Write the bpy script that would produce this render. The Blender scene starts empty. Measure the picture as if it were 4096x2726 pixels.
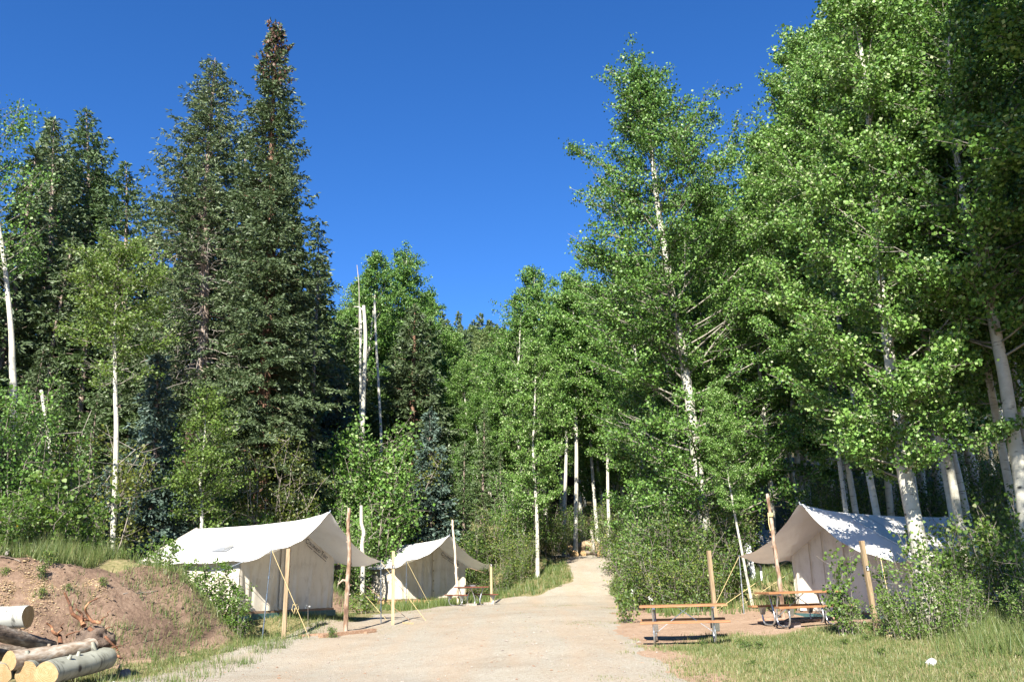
import bpy, math, random
import numpy as np
from mathutils import Vector, Matrix

sc = bpy.context.scene
COL = sc.collection
R = math.radians
# ---------------------------------------------------------------- camera
F_PX, PITCH, ROLL, EYE = 3400.0, R(15.95), 0.016, 1.6      # focal length in pixels of a 4096 px wide frame
cp, sp_, cr, sr = math.cos(PITCH), math.sin(PITCH), math.cos(ROLL), math.sin(ROLL)
FWD = Vector((0, cp, sp_)); U0 = Vector((0, -sp_, cp)); R0 = Vector((1, 0, 0))
CU = U0 * cr + R0 * sr; CR = R0 * cr - U0 * sr
cam_d = bpy.data.cameras.new('camera'); cam = bpy.data.objects.new('camera', cam_d); COL.objects.link(cam)
cam_d.sensor_width = 36; cam_d.lens = F_PX / 4096 * 36; cam_d.clip_end = 3000; cam_d.clip_start = 0.1
M = Matrix.Identity(4)
for i in range(3):
    M[i][0] = CR[i]; M[i][1] = CU[i]; M[i][2] = -FWD[i]
M[2][3] = EYE
cam.matrix_world = M
sc.camera = cam
# ---------------------------------------------------------------- world, sun, exposure
SUN_AZ, SUN_EL = R(12), R(37)                                 # to the left of straight behind the viewer
world = bpy.data.worlds.new('World'); sc.world = world; world.use_nodes = True
wn = world.node_tree; bg = wn.nodes['Background']
sky = wn.nodes.new('ShaderNodeTexSky'); sky.sky_type = 'NISHITA'; sky.sun_disc = False
sky.sun_elevation = SUN_EL; sky.sun_rotation = math.pi + SUN_AZ
sky.altitude = 2600; sky.air_density = 1.0; sky.dust_density = 0.15; sky.ozone_density = 4.0
hs = wn.nodes.new('ShaderNodeHueSaturation'); hs.inputs['Hue'].default_value = 0.508; hs.inputs['Saturation'].default_value = 1.24; hs.inputs['Value'].default_value = 1.0
wn.links.new(sky.outputs[0], hs.inputs['Color']); wn.links.new(hs.outputs[0], bg.inputs[0]); bg.inputs[1].default_value = 0.092
sun_d = bpy.data.lights.new('sun', 'SUN'); sun_d.energy = 5.0; sun_d.angle = R(0.53); sun_d.color = (1.0, 0.95, 0.86)
sun = bpy.data.objects.new('sun', sun_d); COL.objects.link(sun)
TO_SUN = Vector((-math.sin(SUN_AZ) * math.cos(SUN_EL), -math.cos(SUN_AZ) * math.cos(SUN_EL), math.sin(SUN_EL)))
sun.rotation_euler = TO_SUN.to_track_quat('Z', 'Y').to_euler(); sun.location = TO_SUN * 60
vs = sc.view_settings
sc.display_settings.display_device = 'sRGB'; vs.view_transform = 'Standard'; vs.look = 'None'
vs.exposure = 1.42; vs.gamma = 1.0; vs.use_curve_mapping = False
sc.cycles.max_bounces = 4; sc.cycles.diffuse_bounces = 1; sc.cycles.transmission_bounces = 2
sc.cycles.caustics_reflective = False; sc.cycles.caustics_refractive = False

# ---------------------------------------------------------------- helpers: pixels of the photograph to places on the ground
def ray(px, py): return FWD + CR * ((px - 2048) / F_PX) + CU * ((1363 - py) / F_PX)
def P(px, py, d):
    r = ray(px, py); k = d / r.y
    return Vector((r.x * k, d, EYE + r.z * k))
def smooth(a, b, x):
    t = np.clip((x - a) / (b - a), 0, 1); return t * t * (3 - 2 * t)
def vnoise(x, y, s=0):
    x = np.asarray(x, float); y = np.asarray(y, float)
    xi = np.floor(x).astype(np.int64); yi = np.floor(y).astype(np.int64)
    fx = x - xi; fy = y - yi; fx = fx * fx * (3 - 2 * fx); fy = fy * fy * (3 - 2 * fy)
    def h(a, b):
        n = (a * 374761393 + b * 668265263 + s * 982451653) & 0x7fffffff
        n = ((n ^ (n >> 13)) * 1274126177) & 0x7fffffff
        return ((n ^ (n >> 16)) & 0xffff) / 65535.0
    return (h(xi, yi) * (1 - fx) + h(xi + 1, yi) * fx) * (1 - fy) + (h(xi, yi + 1) * (1 - fx) + h(xi + 1, yi + 1) * fx) * fy - 0.5
def poly_dist(x, y, pts, closed=False):
    d = np.full(np.shape(x), 1e9); n = len(pts)
    for i in range(n if closed else n - 1):
        (ax, ay), (bx, by) = pts[i], pts[(i + 1) % n]
        dx, dy = bx - ax, by - ay; L = dx * dx + dy * dy + 1e-12
        t = np.clip(((x - ax) * dx + (y - ay) * dy) / L, 0, 1)
        d = np.minimum(d, np.hypot(x - ax - t * dx, y - ay - t * dy))
    return d
def inside(x, y, pts):
    c = np.zeros(np.shape(x), bool); n = len(pts)
    for i in range(n):
        (ax, ay), (bx, by) = pts[i], pts[(i + 1) % n]
        if ay == by: continue
        c ^= ((ay > y) != (by > y)) & (x < (bx - ax) * (y - ay) / (by - ay) + ax)
    return c
FOOT_L = [(-60, 14.5), (-11.5, 16.0), (-8.6, 17.2), (-7.4, 19.2), (-6.95, 21.2), (-6.85, 22.9), (-7.75, 24.0), (-11.6, 25.75), (-12.4, 26.9), (-10.4, 30.8), (-6.6, 31.9),
          (-5.4, 33.4), (-5.6, 36.4), (-6.4, 38.9), (-9.3, 42.6), (-8.6, 44.6), (-5.6, 46.6), (-2.6, 45.4), (0.6, 42.8), (2.0, 46), (2.6, 52), (1.5, 62)]
POLY_L = FOOT_L + [(-10, 90), (-60, 120), (-300, 120), (-300, 14.5)]
FOOT_R = [(7.6, 56), (7.2, 48), (5.9, 41), (5.3, 36), (5.6, 31.5), (7, 28.0), (9, 27.8), (12.5, 30.0), (16, 29.3), (60, 28)]
POLY_R = FOOT_R + [(300, 28), (300, 90), (20, 90)]
BY = [-600, 10, 13, 19, 22, 26, 33, 37, 39.5, 43, 47.5, 51, 60, 75, 100, 150, 205, 240, 320, 900]
BZ = [0, 0, 0.0, 0.33, 0.44, 0.62, 0.74, 0.80, 1.05, 1.8, 2.75, 3.05, 3.6, 7.0, 17.5, 34, 50.5, 54, 44, 40]
TENT_Z1 = P(1176, 2436, 26.2).z; TENT_Z2 = P(3150, 2441, 24.9).z; TENT_Z3 = P(1716, 2391, 40.9).z
def pad(mid, phi, zp): return (mid[0] - math.sin(R(phi)) * 2.0, mid[1] + math.cos(R(phi)) * 2.0, zp)
PADS = [pad((-6.72, 26.2), 63, TENT_Z1), pad((8.77, 23.3), -65, TENT_Z2), pad((-3.94, 40.9), 42, TENT_Z3)]
def terrain(x, y):
    x = np.asarray(x, float); y = np.asarray(y, float)
    ye = y - 5.0 * smooth(1.5, -4, x) * (1 - smooth(52, 70, y))
    z = np.interp(ye, BY, BZ)
    far = smooth(55, 120, y)
    z = z + far * (-0.10 * np.clip(x, -90, 60) + 3.0 * vnoise(x / 30, y / 30, 5))
    z = z + 0.045 * np.clip(x - 3.5, 0, 25) * (1 - far)
    s = poly_dist(x, y, FOOT_L) * inside(x, y, POLY_L)
    k = 1 - 0.30 * smooth(24, 28, y) * (1 - smooth(34, 40, y))
    hb = (1.75 + 0.3 * smooth(21, 18.5, y)) * k * smooth(-0.1, 3.3 - 1.7 * smooth(18.0, 23.0, y) * (1 - smooth(27, 30, y)), s) + 0.20 * np.clip(s - 1.5, 0, 40)
    z = z + hb * (1 - far)
    s2 = poly_dist(x, y, FOOT_R) * inside(x, y, POLY_R)
    z = z + (0.55 * smooth(0, 1.3, s2) + 0.07 * np.clip(s2, 0, 30)) * (1 - far)
    near = 1 - smooth(45, 60, y)
    z = z + near * (0.05 * vnoise(x * 0.8, y * 0.8, 1) + 0.025 * vnoise(x * 2.7, y * 2.7, 2))
    for (cx, cy, zp) in PADS:
        w = 1 - smooth(2.3, 3.7, np.hypot(x - cx, y - cy)); z = z * (1 - w) + (zp - 0.2 - hb * (1 - far) * 0.0) * w
    rough = np.clip(s / 1.2, 0, 1) * near
    z = z + rough * (0.36 * vnoise(x * 1.1, y * 1.1, 3) + 0.20 * vnoise(x * 2.7, y * 2.7, 4) + 0.07 * vnoise(x * 6.1, y * 6.1, 6))
    return z
def tz(x, y): return float(terrain(np.array([x]), np.array([y]))[0])
def G(px, py):
    """the point of the ground seen at a pixel"""
    r = ray(px, py); dd = np.arange(6, 140, 0.05); k = dd / r.y
    zz = EYE + r.z * k - terrain(r.x * k, dd)
    i = np.argmax(zz < 0) if (zz < 0).any() else len(dd) - 1
    return Vector((r.x * k[i], dd[i], float(terrain(np.array([r.x * k[i]]), np.array([dd[i]]))[0])))

# ---------------------------------------------------------------- helpers: meshes and objects
def tag(o, label=None, cat=None, group=None, kind=None):
    if label: o['label'] = label
    if cat: o['category'] = cat
    if group: o['group'] = group
    if kind: o['kind'] = kind
    return o
def empty(name, loc=(0, 0, 0), rz=0.0):
    o = bpy.data.objects.new(name, None); COL.objects.link(o); o.location = loc; o.rotation_euler = (0, 0, rz)
    o.empty_display_size = 0.2
    return o
def link(name, me, parent=None):
    o = bpy.data.objects.new(name, me); COL.objects.link(o)
    if parent is not None: o.parent = parent
    return o
def np_mesh(name, V, F, mats, tone=None, smooth_=False, k=None, midx=None):
    """V (n,3); F (m,k) faces of one size"""
    me = bpy.data.meshes.new(name); V = np.ascontiguousarray(V, np.float32); F = np.ascontiguousarray(F, np.int32)
    m, k = F.shape
    me.vertices.add(len(V)); me.vertices.foreach_set('co', V.ravel())
    me.loops.add(m * k); me.loops.foreach_set('vertex_index', F.ravel())
    me.polygons.add(m); me.polygons.foreach_set('loop_start', np.arange(0, m * k, k, dtype=np.int32))
    if midx is not None: me.polygons.foreach_set('material_index', np.ascontiguousarray(midx, np.int32))
    me.polygons.foreach_set('use_smooth', np.full(m, smooth_, bool))
    for x in (mats if isinstance(mats, (list, tuple)) else [mats]): me.materials.append(x)
    if tone is not None:
        a = me.attributes.new('tone', 'FLOAT', 'FACE'); a.data.foreach_set('value', np.ascontiguousarray(tone, np.float32))
    me.update(calc_edges=True)
    return me
class MB:
    def __init__(s): s.v = []; s.f = []; s.sm = []
    def add(s, V, F, smooth_=False):
        b = len(s.v); s.v += [tuple(map(float, p)) for p in V]; s.f += [[i + b for i in f] for f in F]; s.sm += [smooth_] * len(F)
    def box(s, c, h, rot=None):
        V = [Vector((sx * h[0], sy * h[1], sz * h[2])) for sx in (-1, 1) for sy in (-1, 1) for sz in (-1, 1)]
        if rot is not None: V = [rot @ p for p in V]
        V = [p + Vector(c) for p in V]
        s.add(V, [(0, 1, 3, 2), (4, 6, 7, 5), (0, 4, 5, 1), (2, 3, 7, 6), (0, 2, 6, 4), (1, 5, 7, 3)])
    def bar(s, a, b, w, t, up=(0, 0, 1)):
        a = Vector(a); b = Vector(b); d = (b - a); L = d.length; d.normalize(); up = Vector(up)
        sd = d.cross(up)
        if sd.length < 1e-4: sd = d.cross(Vector((1, 0, 0)))
        sd.normalize(); u = sd.cross(d)
        s.box((a + b) / 2, (L / 2, w / 2, t / 2), Matrix((d, sd, u)).transposed())
    def tube(s, pts, rad, k=8, cap=True):
        V, F = tube_np(np.array([tuple(p) for p in pts], float), np.array(rad if hasattr(rad, '__len__') else [rad] * len(pts), float), k)
        n = len(pts)
        F = [tuple(f) for f in F]
        s.add(V, F, True)
        if cap:
            s.add(V[:k], [tuple(range(k - 1, -1, -1))]); s.add(V[-k:], [tuple(range(k))])
    def build(s, name, mat, parent=None, bevel=0):
        me = bpy.data.meshes.new(name); me.from_pydata(s.v, [], s.f)
        me.polygons.foreach_set('use_smooth', s.sm)
        for x in (mat if isinstance(mat, (list, tuple)) else [mat]): me.materials.append(x)
        me.update(); o = link(name, me, parent)
        if bevel:
            b = o.modifiers.new('bevel', 'BEVEL'); b.width = bevel; b.segments = 2; b.limit_method = 'ANGLE'
        return o
def tube_np(pts, rad, k=8, wob=None):
    n = len(pts); T = np.gradient(pts, axis=0); T /= np.linalg.norm(T, axis=1)[:, None] + 1e-9
    ref = np.array([0.31, 0.95, 0.05]) if abs(T[0] @ np.array([0, 0, 1.0])) > 0.6 else np.array([0, 0, 1.0])
    A = np.cross(T, ref); A /= np.linalg.norm(A, axis=1)[:, None] + 1e-9; B = np.cross(T, A)
    a = np.arange(k) / k * 2 * math.pi
    rr = rad[:, None] * (np.ones((n, k)) if wob is None else wob)
    V = pts[:, None, :] + rr[:, :, None] * (np.cos(a)[None, :, None] * A[:, None, :] + np.sin(a)[None, :, None] * B[:, None, :])
    i = np.arange(n - 1)[:, None] * k; j = np.arange(k)[None, :]; j2 = (j + 1) % k
    F = np.stack([i + j, i + j2, i + k + j2, i + k + j], -1).reshape(-1, 4)
    return V.reshape(-1, 3), F
def spline(pts, n):
    p = np.array([tuple(q) for q in pts], float); m = len(p)
    pp = np.vstack([2 * p[0] - p[1], p, 2 * p[-1] - p[-2]])
    out = []
    for t in np.linspace(0, m - 1 - 1e-6, n):
        i = int(t); f = t - i; a, b, c, d = pp[i], pp[i + 1], pp[i + 2], pp[i + 3]
        out.append(0.5 * ((2 * b) + (-a + c) * f + (2 * a - 5 * b + 4 * c - d) * f * f + (-a + 3 * b - 3 * c + d) * f ** 3))
    return np.array(out)
def children_of(o): return [c for c in o.children]
def dup(root, loc, rz=0.0, scale=1.0, tilt=(0, 0), label=None, group=None, flat=1.0):
    r = root.copy(); COL.objects.link(r); r.location = loc; r.rotation_euler = (tilt[0], tilt[1], rz); r.scale = (scale * flat, scale * flat, scale)
    if label: r['label'] = label
    if group: r['group'] = group
    for ch in KIDS[root.name]:
        c = ch.copy(); COL.objects.link(c); c.parent = r
    return r
KIDS = {}

# ---------------------------------------------------------------- materials
def new_mat(name):
    m = bpy.data.materials.new(name); m.use_nodes = True
    nt = m.node_tree; b = nt.nodes['Principled BSDF']; return m, nt, b
def nd(nt, t, **kw):
    n = nt.nodes.new(t)
    for k, v in kw.items(): setattr(n, k, v)
    return n
def ramp(nt, fac, stops):
    r = nd(nt, 'ShaderNodeValToRGB'); e = r.color_ramp.elements
    while len(e) < len(stops): e.new(0.5)
    for el, (p, c) in zip(e, stops): el.position = p; el.color = (*c, 1)
    nt.links.new(fac, r.inputs[0]); return r.outputs[0]
def noise(nt, vec, scale, detail=6, rough=0.6, dim=None):
    n = nd(nt, 'ShaderNodeTexNoise'); n.inputs['Scale'].default_value = scale; n.inputs['Detail'].default_value = detail; n.inputs['Roughness'].default_value = rough
    if vec is not None: nt.links.new(vec, n.inputs['Vector'])
    return n.outputs[0]
def coords(nt, kind='Object', scale=None):
    c = nd(nt, 'ShaderNodeTexCoord').outputs[kind]
    if scale:
        mp = nd(nt, 'ShaderNodeMapping'); mp.inputs['Scale'].default_value = scale; nt.links.new(c, mp.inputs[0]); c = mp.outputs[0]
    return c
def bump(nt, b, h, strength, dist=0.02):
    n = nd(nt, 'ShaderNodeBump'); n.inputs['Strength'].default_value = strength; n.inputs['Distance'].default_value = dist
    nt.links.new(h, n.inputs['Height']); nt.links.new(n.outputs[0], b.inputs['Normal'])
def mixc(nt, fac, a, b):
    m = nd(nt, 'ShaderNodeMix', data_type='RGBA')
    if isinstance(fac, (int, float)): m.inputs[0].default_value = fac
    else: nt.links.new(fac, m.inputs[0])
    for s_, v in ((m.inputs[6], a), (m.inputs[7], b)):
        if isinstance(v, tuple): s_.default_value = (*v, 1)
        else: nt.links.new(v, s_)
    return m.outputs[2]
def mth(nt, op, a, b=None):
    m = nd(nt, 'ShaderNodeMath', operation=op)
    for s_, v in ((m.inputs[0], a), (m.inputs[1], b)):
        if v is None: continue
        if isinstance(v, (int, float)): s_.default_value = v
        else: nt.links.new(v, s_)
    return m.outputs[0]
def simple(name, stops, scale=6, rough=0.8, bstr=0.3, sc3=None, detail=6, metal=0.0, bscale=None, bdist=0.01, kind='Object'):
    m, nt, b = new_mat(name); c = coords(nt, kind, sc3); n = noise(nt, c, scale, detail)
    nt.links.new(ramp(nt, n, stops), b.inputs['Base Color']); b.inputs['Roughness'].default_value = rough; b.inputs['Metallic'].default_value = metal
    if bstr: bump(nt, b, noise(nt, c, bscale or scale * 2.5, 5), bstr, bdist)
    return m
def leaf_mat(name, stops, transl=0.35, rough=0.42, tcol=(0.16, 0.30, 0.03), spec=0.5):
    m, nt, b = new_mat(name)
    a = nd(nt, 'ShaderNodeAttribute', attribute_name='tone')
    oi = nd(nt, 'ShaderNodeObjectInfo')
    t = mth(nt, 'ADD', a.outputs['Fac'], mth(nt, 'MULTIPLY', mth(nt, 'SUBTRACT', oi.outputs['Random'], 0.5), 0.22))
    col = ramp(nt, t, stops)
    nt.links.new(col, b.inputs['Base Color']); b.inputs['Roughness'].default_value = rough; b.inputs['Specular IOR Level'].default_value = spec
    tr = nd(nt, 'ShaderNodeBsdfTranslucent')
    nt.links.new(mixc(nt, 0.5, col, tcol), tr.inputs[0])
    mx = nd(nt, 'ShaderNodeMixShader'); mx.inputs[0].default_value = transl
    nt.links.new(b.outputs[0], mx.inputs[1]); nt.links.new(tr.outputs[0], mx.inputs[2])
    nt.links.new(mx.outputs[0], nt.nodes['Material Output'].inputs[0])
    return m
MAT = {}
ASPEN = [(0.0, (0.032, 0.086, 0.016)), (0.45, (0.108, 0.222, 0.036)), (0.8, (0.195, 0.325, 0.070)), (1.0, (0.38, 0.46, 0.22))]
MAT['aspen'] = leaf_mat('aspen_leaf', ASPEN, 0.22, 0.48, spec=0.4)
MAT['aspen_light'] = leaf_mat('aspen_leaf_light', [(0.0, (0.06, 0.12, 0.02)), (0.5, (0.13, 0.21, 0.035)), (0.85, (0.20, 0.28, 0.07)), (1.0, (0.30, 0.34, 0.17))], 0.35, 0.48, (0.25, 0.34, 0.04), 0.4)
MAT['aspen_far'] = leaf_mat('aspen_leaf_far', [(0.0, (0.065, 0.105, 0.030)), (0.5, (0.130, 0.185, 0.055)), (1.0, (0.23, 0.26, 0.095))], 0.3, 0.5)
MAT['shrub'] = leaf_mat('shrub_leaf', [(0.0, (0.035, 0.078, 0.018)), (0.5, (0.10, 0.17, 0.035)), (0.85, (0.19, 0.25, 0.05)), (1.0, (0.34, 0.35, 0.09))], 0.35, 0.48, (0.22, 0.32, 0.03), 0.4)
MAT['maple'] = leaf_mat('maple_leaf', [(0.0, (0.05, 0.08, 0.014)), (0.5, (0.115, 0.15, 0.025)), (1.0, (0.20, 0.21, 0.04))], 0.35, 0.45, (0.25, 0.28, 0.03))
MAT['sapling'] = leaf_mat('sapling_leaf', [(0.0, (0.05, 0.11, 0.02)), (0.5, (0.11, 0.20, 0.035)), (0.85, (0.19, 0.28, 0.06)), (1.0, (0.33, 0.36, 0.19))], 0.38, 0.46, (0.26, 0.36, 0.04), 0.4)
MAT['spruce'] = leaf_mat('spruce_needle', [(0.0, (0.036, 0.058, 0.024)), (0.5, (0.088, 0.128, 0.054)), (0.85, (0.145, 0.185, 0.085)), (1.0, (0.22, 0.25, 0.15))], 0.08, 0.5, spec=0.4)
MAT['fir'] = leaf_mat('fir_needle', [(0.0, (0.034, 0.062, 0.022)), (0.5, (0.080, 0.128, 0.044)), (1.0, (0.14, 0.20, 0.07))], 0.08, 0.5, spec=0.4)
MAT['blue'] = leaf_mat('blue_spruce_needle', [(0.0, (0.040, 0.068, 0.050)), (0.5, (0.095, 0.145, 0.110)), (1.0, (0.19, 0.26, 0.21))], 0.06, 0.5, spec=0.35)
MAT['cone'] = leaf_mat('spruce_cone', [(0.0, (0.04, 0.018, 0.010)), (1.0, (0.13, 0.055, 0.03))], 0.0, 0.6)
MAT['grass'] = leaf_mat('grass_blade', [(0.0, (0.045, 0.085, 0.020)), (0.35, (0.095, 0.150, 0.036)), (0.62, (0.170, 0.205, 0.064)), (0.8, (0.28, 0.25, 0.11)), (1.0, (0.40, 0.33, 0.19))], 0.28, 0.5, (0.24, 0.28, 0.05))

def aspen_bark(name='aspen_bark', c1=(0.42, 0.40, 0.315), c2=(0.55, 0.53, 0.435), s1=(5.0, 5.0, 9.0), s2=(2.0, 2.0, 16.0), rough=0.75):
    m, nt, b = new_mat(name); c = coords(nt)
    n1 = noise(nt, c, 3.0); base = ramp(nt, n1, [(0.3, c1), (0.6, c2)])
    mp = coords(nt, 'Object', s1)
    v = nd(nt, 'ShaderNodeTexVoronoi'); v.inputs['Scale'].default_value = 0.55; nt.links.new(mp, v.inputs[0])
    spot = ramp(nt, v.outputs['Distance'], [(0.12, (1, 1, 1)), (0.22, (0, 0, 0))])
    mp2 = coords(nt, 'Object', s2); n2 = noise(nt, mp2, 1.6, 4); band = ramp(nt, n2, [(0.60, (0, 0, 0)), (0.68, (1, 1, 1))])
    k = mth(nt, 'MAXIMUM', mth(nt, 'MULTIPLY', spot, ramp(nt, noise(nt, c, 2.1), [(0.45, (0, 0, 0)), (0.55, (1, 1, 1))])), mth(nt, 'MULTIPLY', band, 0.75))
    nt.links.new(mixc(nt, k, base, (0.035, 0.030, 0.025)), b.inputs['Base Color']); b.inputs['Roughness'].default_value = 0.75
    bump(nt, b, n2, 0.3, 0.01); return m
MAT['abark'] = aspen_bark()
MAT['logbark'] = aspen_bark('log_aspen_bark', (0.17, 0.165, 0.12), (0.31, 0.31, 0.245), (7, 5, 5), (11, 1.6, 1.6))
MAT['palelogbark'] = aspen_bark('pale_log_bark', (0.30, 0.30, 0.26), (0.42, 0.42, 0.37), (7, 5, 5), (11, 1.6, 1.6))
MAT['limb'] = simple('aspen_limb', [(0.35, (0.16, 0.145, 0.11)), (0.65, (0.36, 0.335, 0.27))], 4, 0.85, 0)
MAT['sbark'] = simple('spruce_bark', [(0.3, (0.13, 0.09, 0.065)), (0.55, (0.32, 0.25, 0.20)), (0.75, (0.46, 0.39, 0.33))], 3.0, 0.9, 0.8, (3, 3, 0.8), bdist=0.04)
MAT['rbark'] = simple('red_bark', [(0.3, (0.08, 0.042, 0.026)), (0.55, (0.20, 0.11, 0.068)), (0.75, (0.30, 0.21, 0.15))], 3.0, 0.9, 0.8, (3, 3, 0.8), bdist=0.04)
MAT['twig'] = simple('grey_twig', [(0.3, (0.12, 0.10, 0.08)), (0.7, (0.32, 0.28, 0.23))], 8, 0.9, 0)
MAT['dead'] = simple('dead_wood', [(0.3, (0.24, 0.21, 0.18)), (0.7, (0.46, 0.41, 0.35))], 5, 0.85, 0.4, (3, 3, 0.6))
MAT['pole'] = simple('peeling_pole', [(0.36, (0.10, 0.055, 0.034)), (0.48, (0.25, 0.155, 0.095)), (0.58, (0.36, 0.28, 0.21)), (0.72, (0.44, 0.38, 0.31))], 2.4, 0.85, 0.5, (3, 3, 1.0))
MAT['palepole'] = simple('peeled_pole', [(0.32, (0.30, 0.18, 0.10)), (0.46, (0.58, 0.47, 0.34)), (0.72, (0.68, 0.58, 0.45))], 2.4, 0.85, 0.4, (3, 3, 1.0))
def timber(name, c1, c2, c3, gs=(14, 14, 1.2)):
    return simple(name, [(0.3, c1), (0.5, c2), (0.72, c3)], 2.2, 0.7, 0.25, gs, bdist=0.004)
MAT['post'] = timber('weathered_post', (0.15, 0.095, 0.048), (0.28, 0.20, 0.112), (0.36, 0.28, 0.175))
MAT['newpost'] = timber('fresh_post', (0.31, 0.21, 0.105), (0.43, 0.32, 0.18), (0.48, 0.375, 0.235))
MAT['stain'] = timber('orange_stained_plank', (0.18, 0.075, 0.028), (0.32, 0.145, 0.058), (0.42, 0.225, 0.11), (1.2, 16, 16))
MAT['redstain'] = timber('red_brown_plank', (0.10, 0.030, 0.018), (0.19, 0.062, 0.036), (0.28, 0.11, 0.07), (1.2, 16, 16))
MAT['board'] = timber('weathered_board', (0.16, 0.085, 0.05), (0.30, 0.18, 0.11), (0.42, 0.30, 0.21), (1.2, 16, 16))
MAT['deck'] = timber('pine_deck', (0.42, 0.22, 0.09), (0.62, 0.40, 0.20), (0.70, 0.50, 0.28), (1.2, 16, 16))
MAT['teal'] = simple('teal_paint', [(0.35, (0.035, 0.095, 0.095)), (0.65, (0.075, 0.165, 0.165))], 7, 0.6, 0.15)
MAT['galv'] = simple('galvanised_steel', [(0.35, (0.42, 0.44, 0.46)), (0.65, (0.62, 0.63, 0.64))], 22, 0.38, 0.05, metal=0.85)
MAT['steelblue'] = simple('blue_grey_steel', [(0.35, (0.10, 0.13, 0.17)), (0.65, (0.18, 0.22, 0.27))], 12, 0.4, 0.05, metal=0.5)
MAT['rope'] = simple('yellow_rope', [(0.35, (0.50, 0.38, 0.16)), (0.65, (0.66, 0.54, 0.28))], 60, 0.9, 0.2)
MAT['bluerope'] = simple('blue_rope', [(0.45, (0.10, 0.17, 0.28)), (0.55, (0.55, 0.58, 0.62))], 60, 0.9, 0.2)
MAT['black'] = simple('black_plastic', [(0.3, (0.012, 0.012, 0.013)), (0.7, (0.03, 0.03, 0.032))], 8, 0.45, 0)
MAT['white'] = simple('white_plastic', [(0.3, (0.74, 0.75, 0.76)), (0.7, (0.82, 0.82, 0.82))], 5, 0.4, 0)
MAT['ink'] = simple('print_ink', [(0.3, (0.02, 0.02, 0.03)), (0.7, (0.045, 0.045, 0.055))], 40, 0.8, 0)
MAT['mesh'] = simple('window_mesh', [(0.4, (0.035, 0.033, 0.03)), (0.6, (0.075, 0.07, 0.06))], 90, 0.8, 0)
MAT['greycanvas'] = simple('grey_patch', [(0.3, (0.16, 0.17, 0.18)), (0.7, (0.26, 0.27, 0.28))], 20, 0.8, 0.1)
def canvas(name, c1, c2, stain, transl, amt):
    m, nt, b = new_mat(name); c = coords(nt)
    n1 = noise(nt, c, 1.3, 5); col = ramp(nt, n1, [(0.3, c1), (0.7, c2)])
    n2 = noise(nt, coords(nt, 'Object', (1.6, 1.6, 0.8)), 2.6, 8, 0.7)
    k = ramp(nt, n2, [(0.50, (0, 0, 0)), (0.78, (amt, amt, amt))])
    col = mixc(nt, k, col, stain)
    nt.links.new(col, b.inputs['Base Color']); b.inputs['Roughness'].default_value = 0.9; b.inputs['Specular IOR Level'].default_value = 0.2
    bump(nt, b, noise(nt, c, 7, 4), 0.25, 0.02)
    tr = nd(nt, 'ShaderNodeBsdfTranslucent'); nt.links.new(col, tr.inputs[0])
    mx = nd(nt, 'ShaderNodeMixShader'); mx.inputs[0].default_value = transl
    nt.links.new(b.outputs[0], mx.inputs[1]); nt.links.new(tr.outputs[0], mx.inputs[2])
    nt.links.new(mx.outputs[0], nt.nodes['Material Output'].inputs[0]); return m
MAT['roof'] = canvas('roof_canvas', (0.80, 0.78, 0.72), (0.85, 0.83, 0.78), (0.55, 0.50, 0.42), 0.12, 0.25)
MAT['roofseam'] = canvas('roof_seam_canvas', (0.60, 0.57, 0.50), (0.66, 0.63, 0.56), (0.45, 0.40, 0.32), 0.05, 0.3)
MAT['wall'] = canvas('wall_canvas', (0.72, 0.645, 0.515), (0.80, 0.73, 0.61), (0.40, 0.31, 0.20), 0.08, 0.6)
MAT['seam'] = canvas('seam_canvas', (0.52, 0.42, 0.30), (0.60, 0.50, 0.37), (0.30, 0.22, 0.14), 0.05, 0.6)

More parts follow.
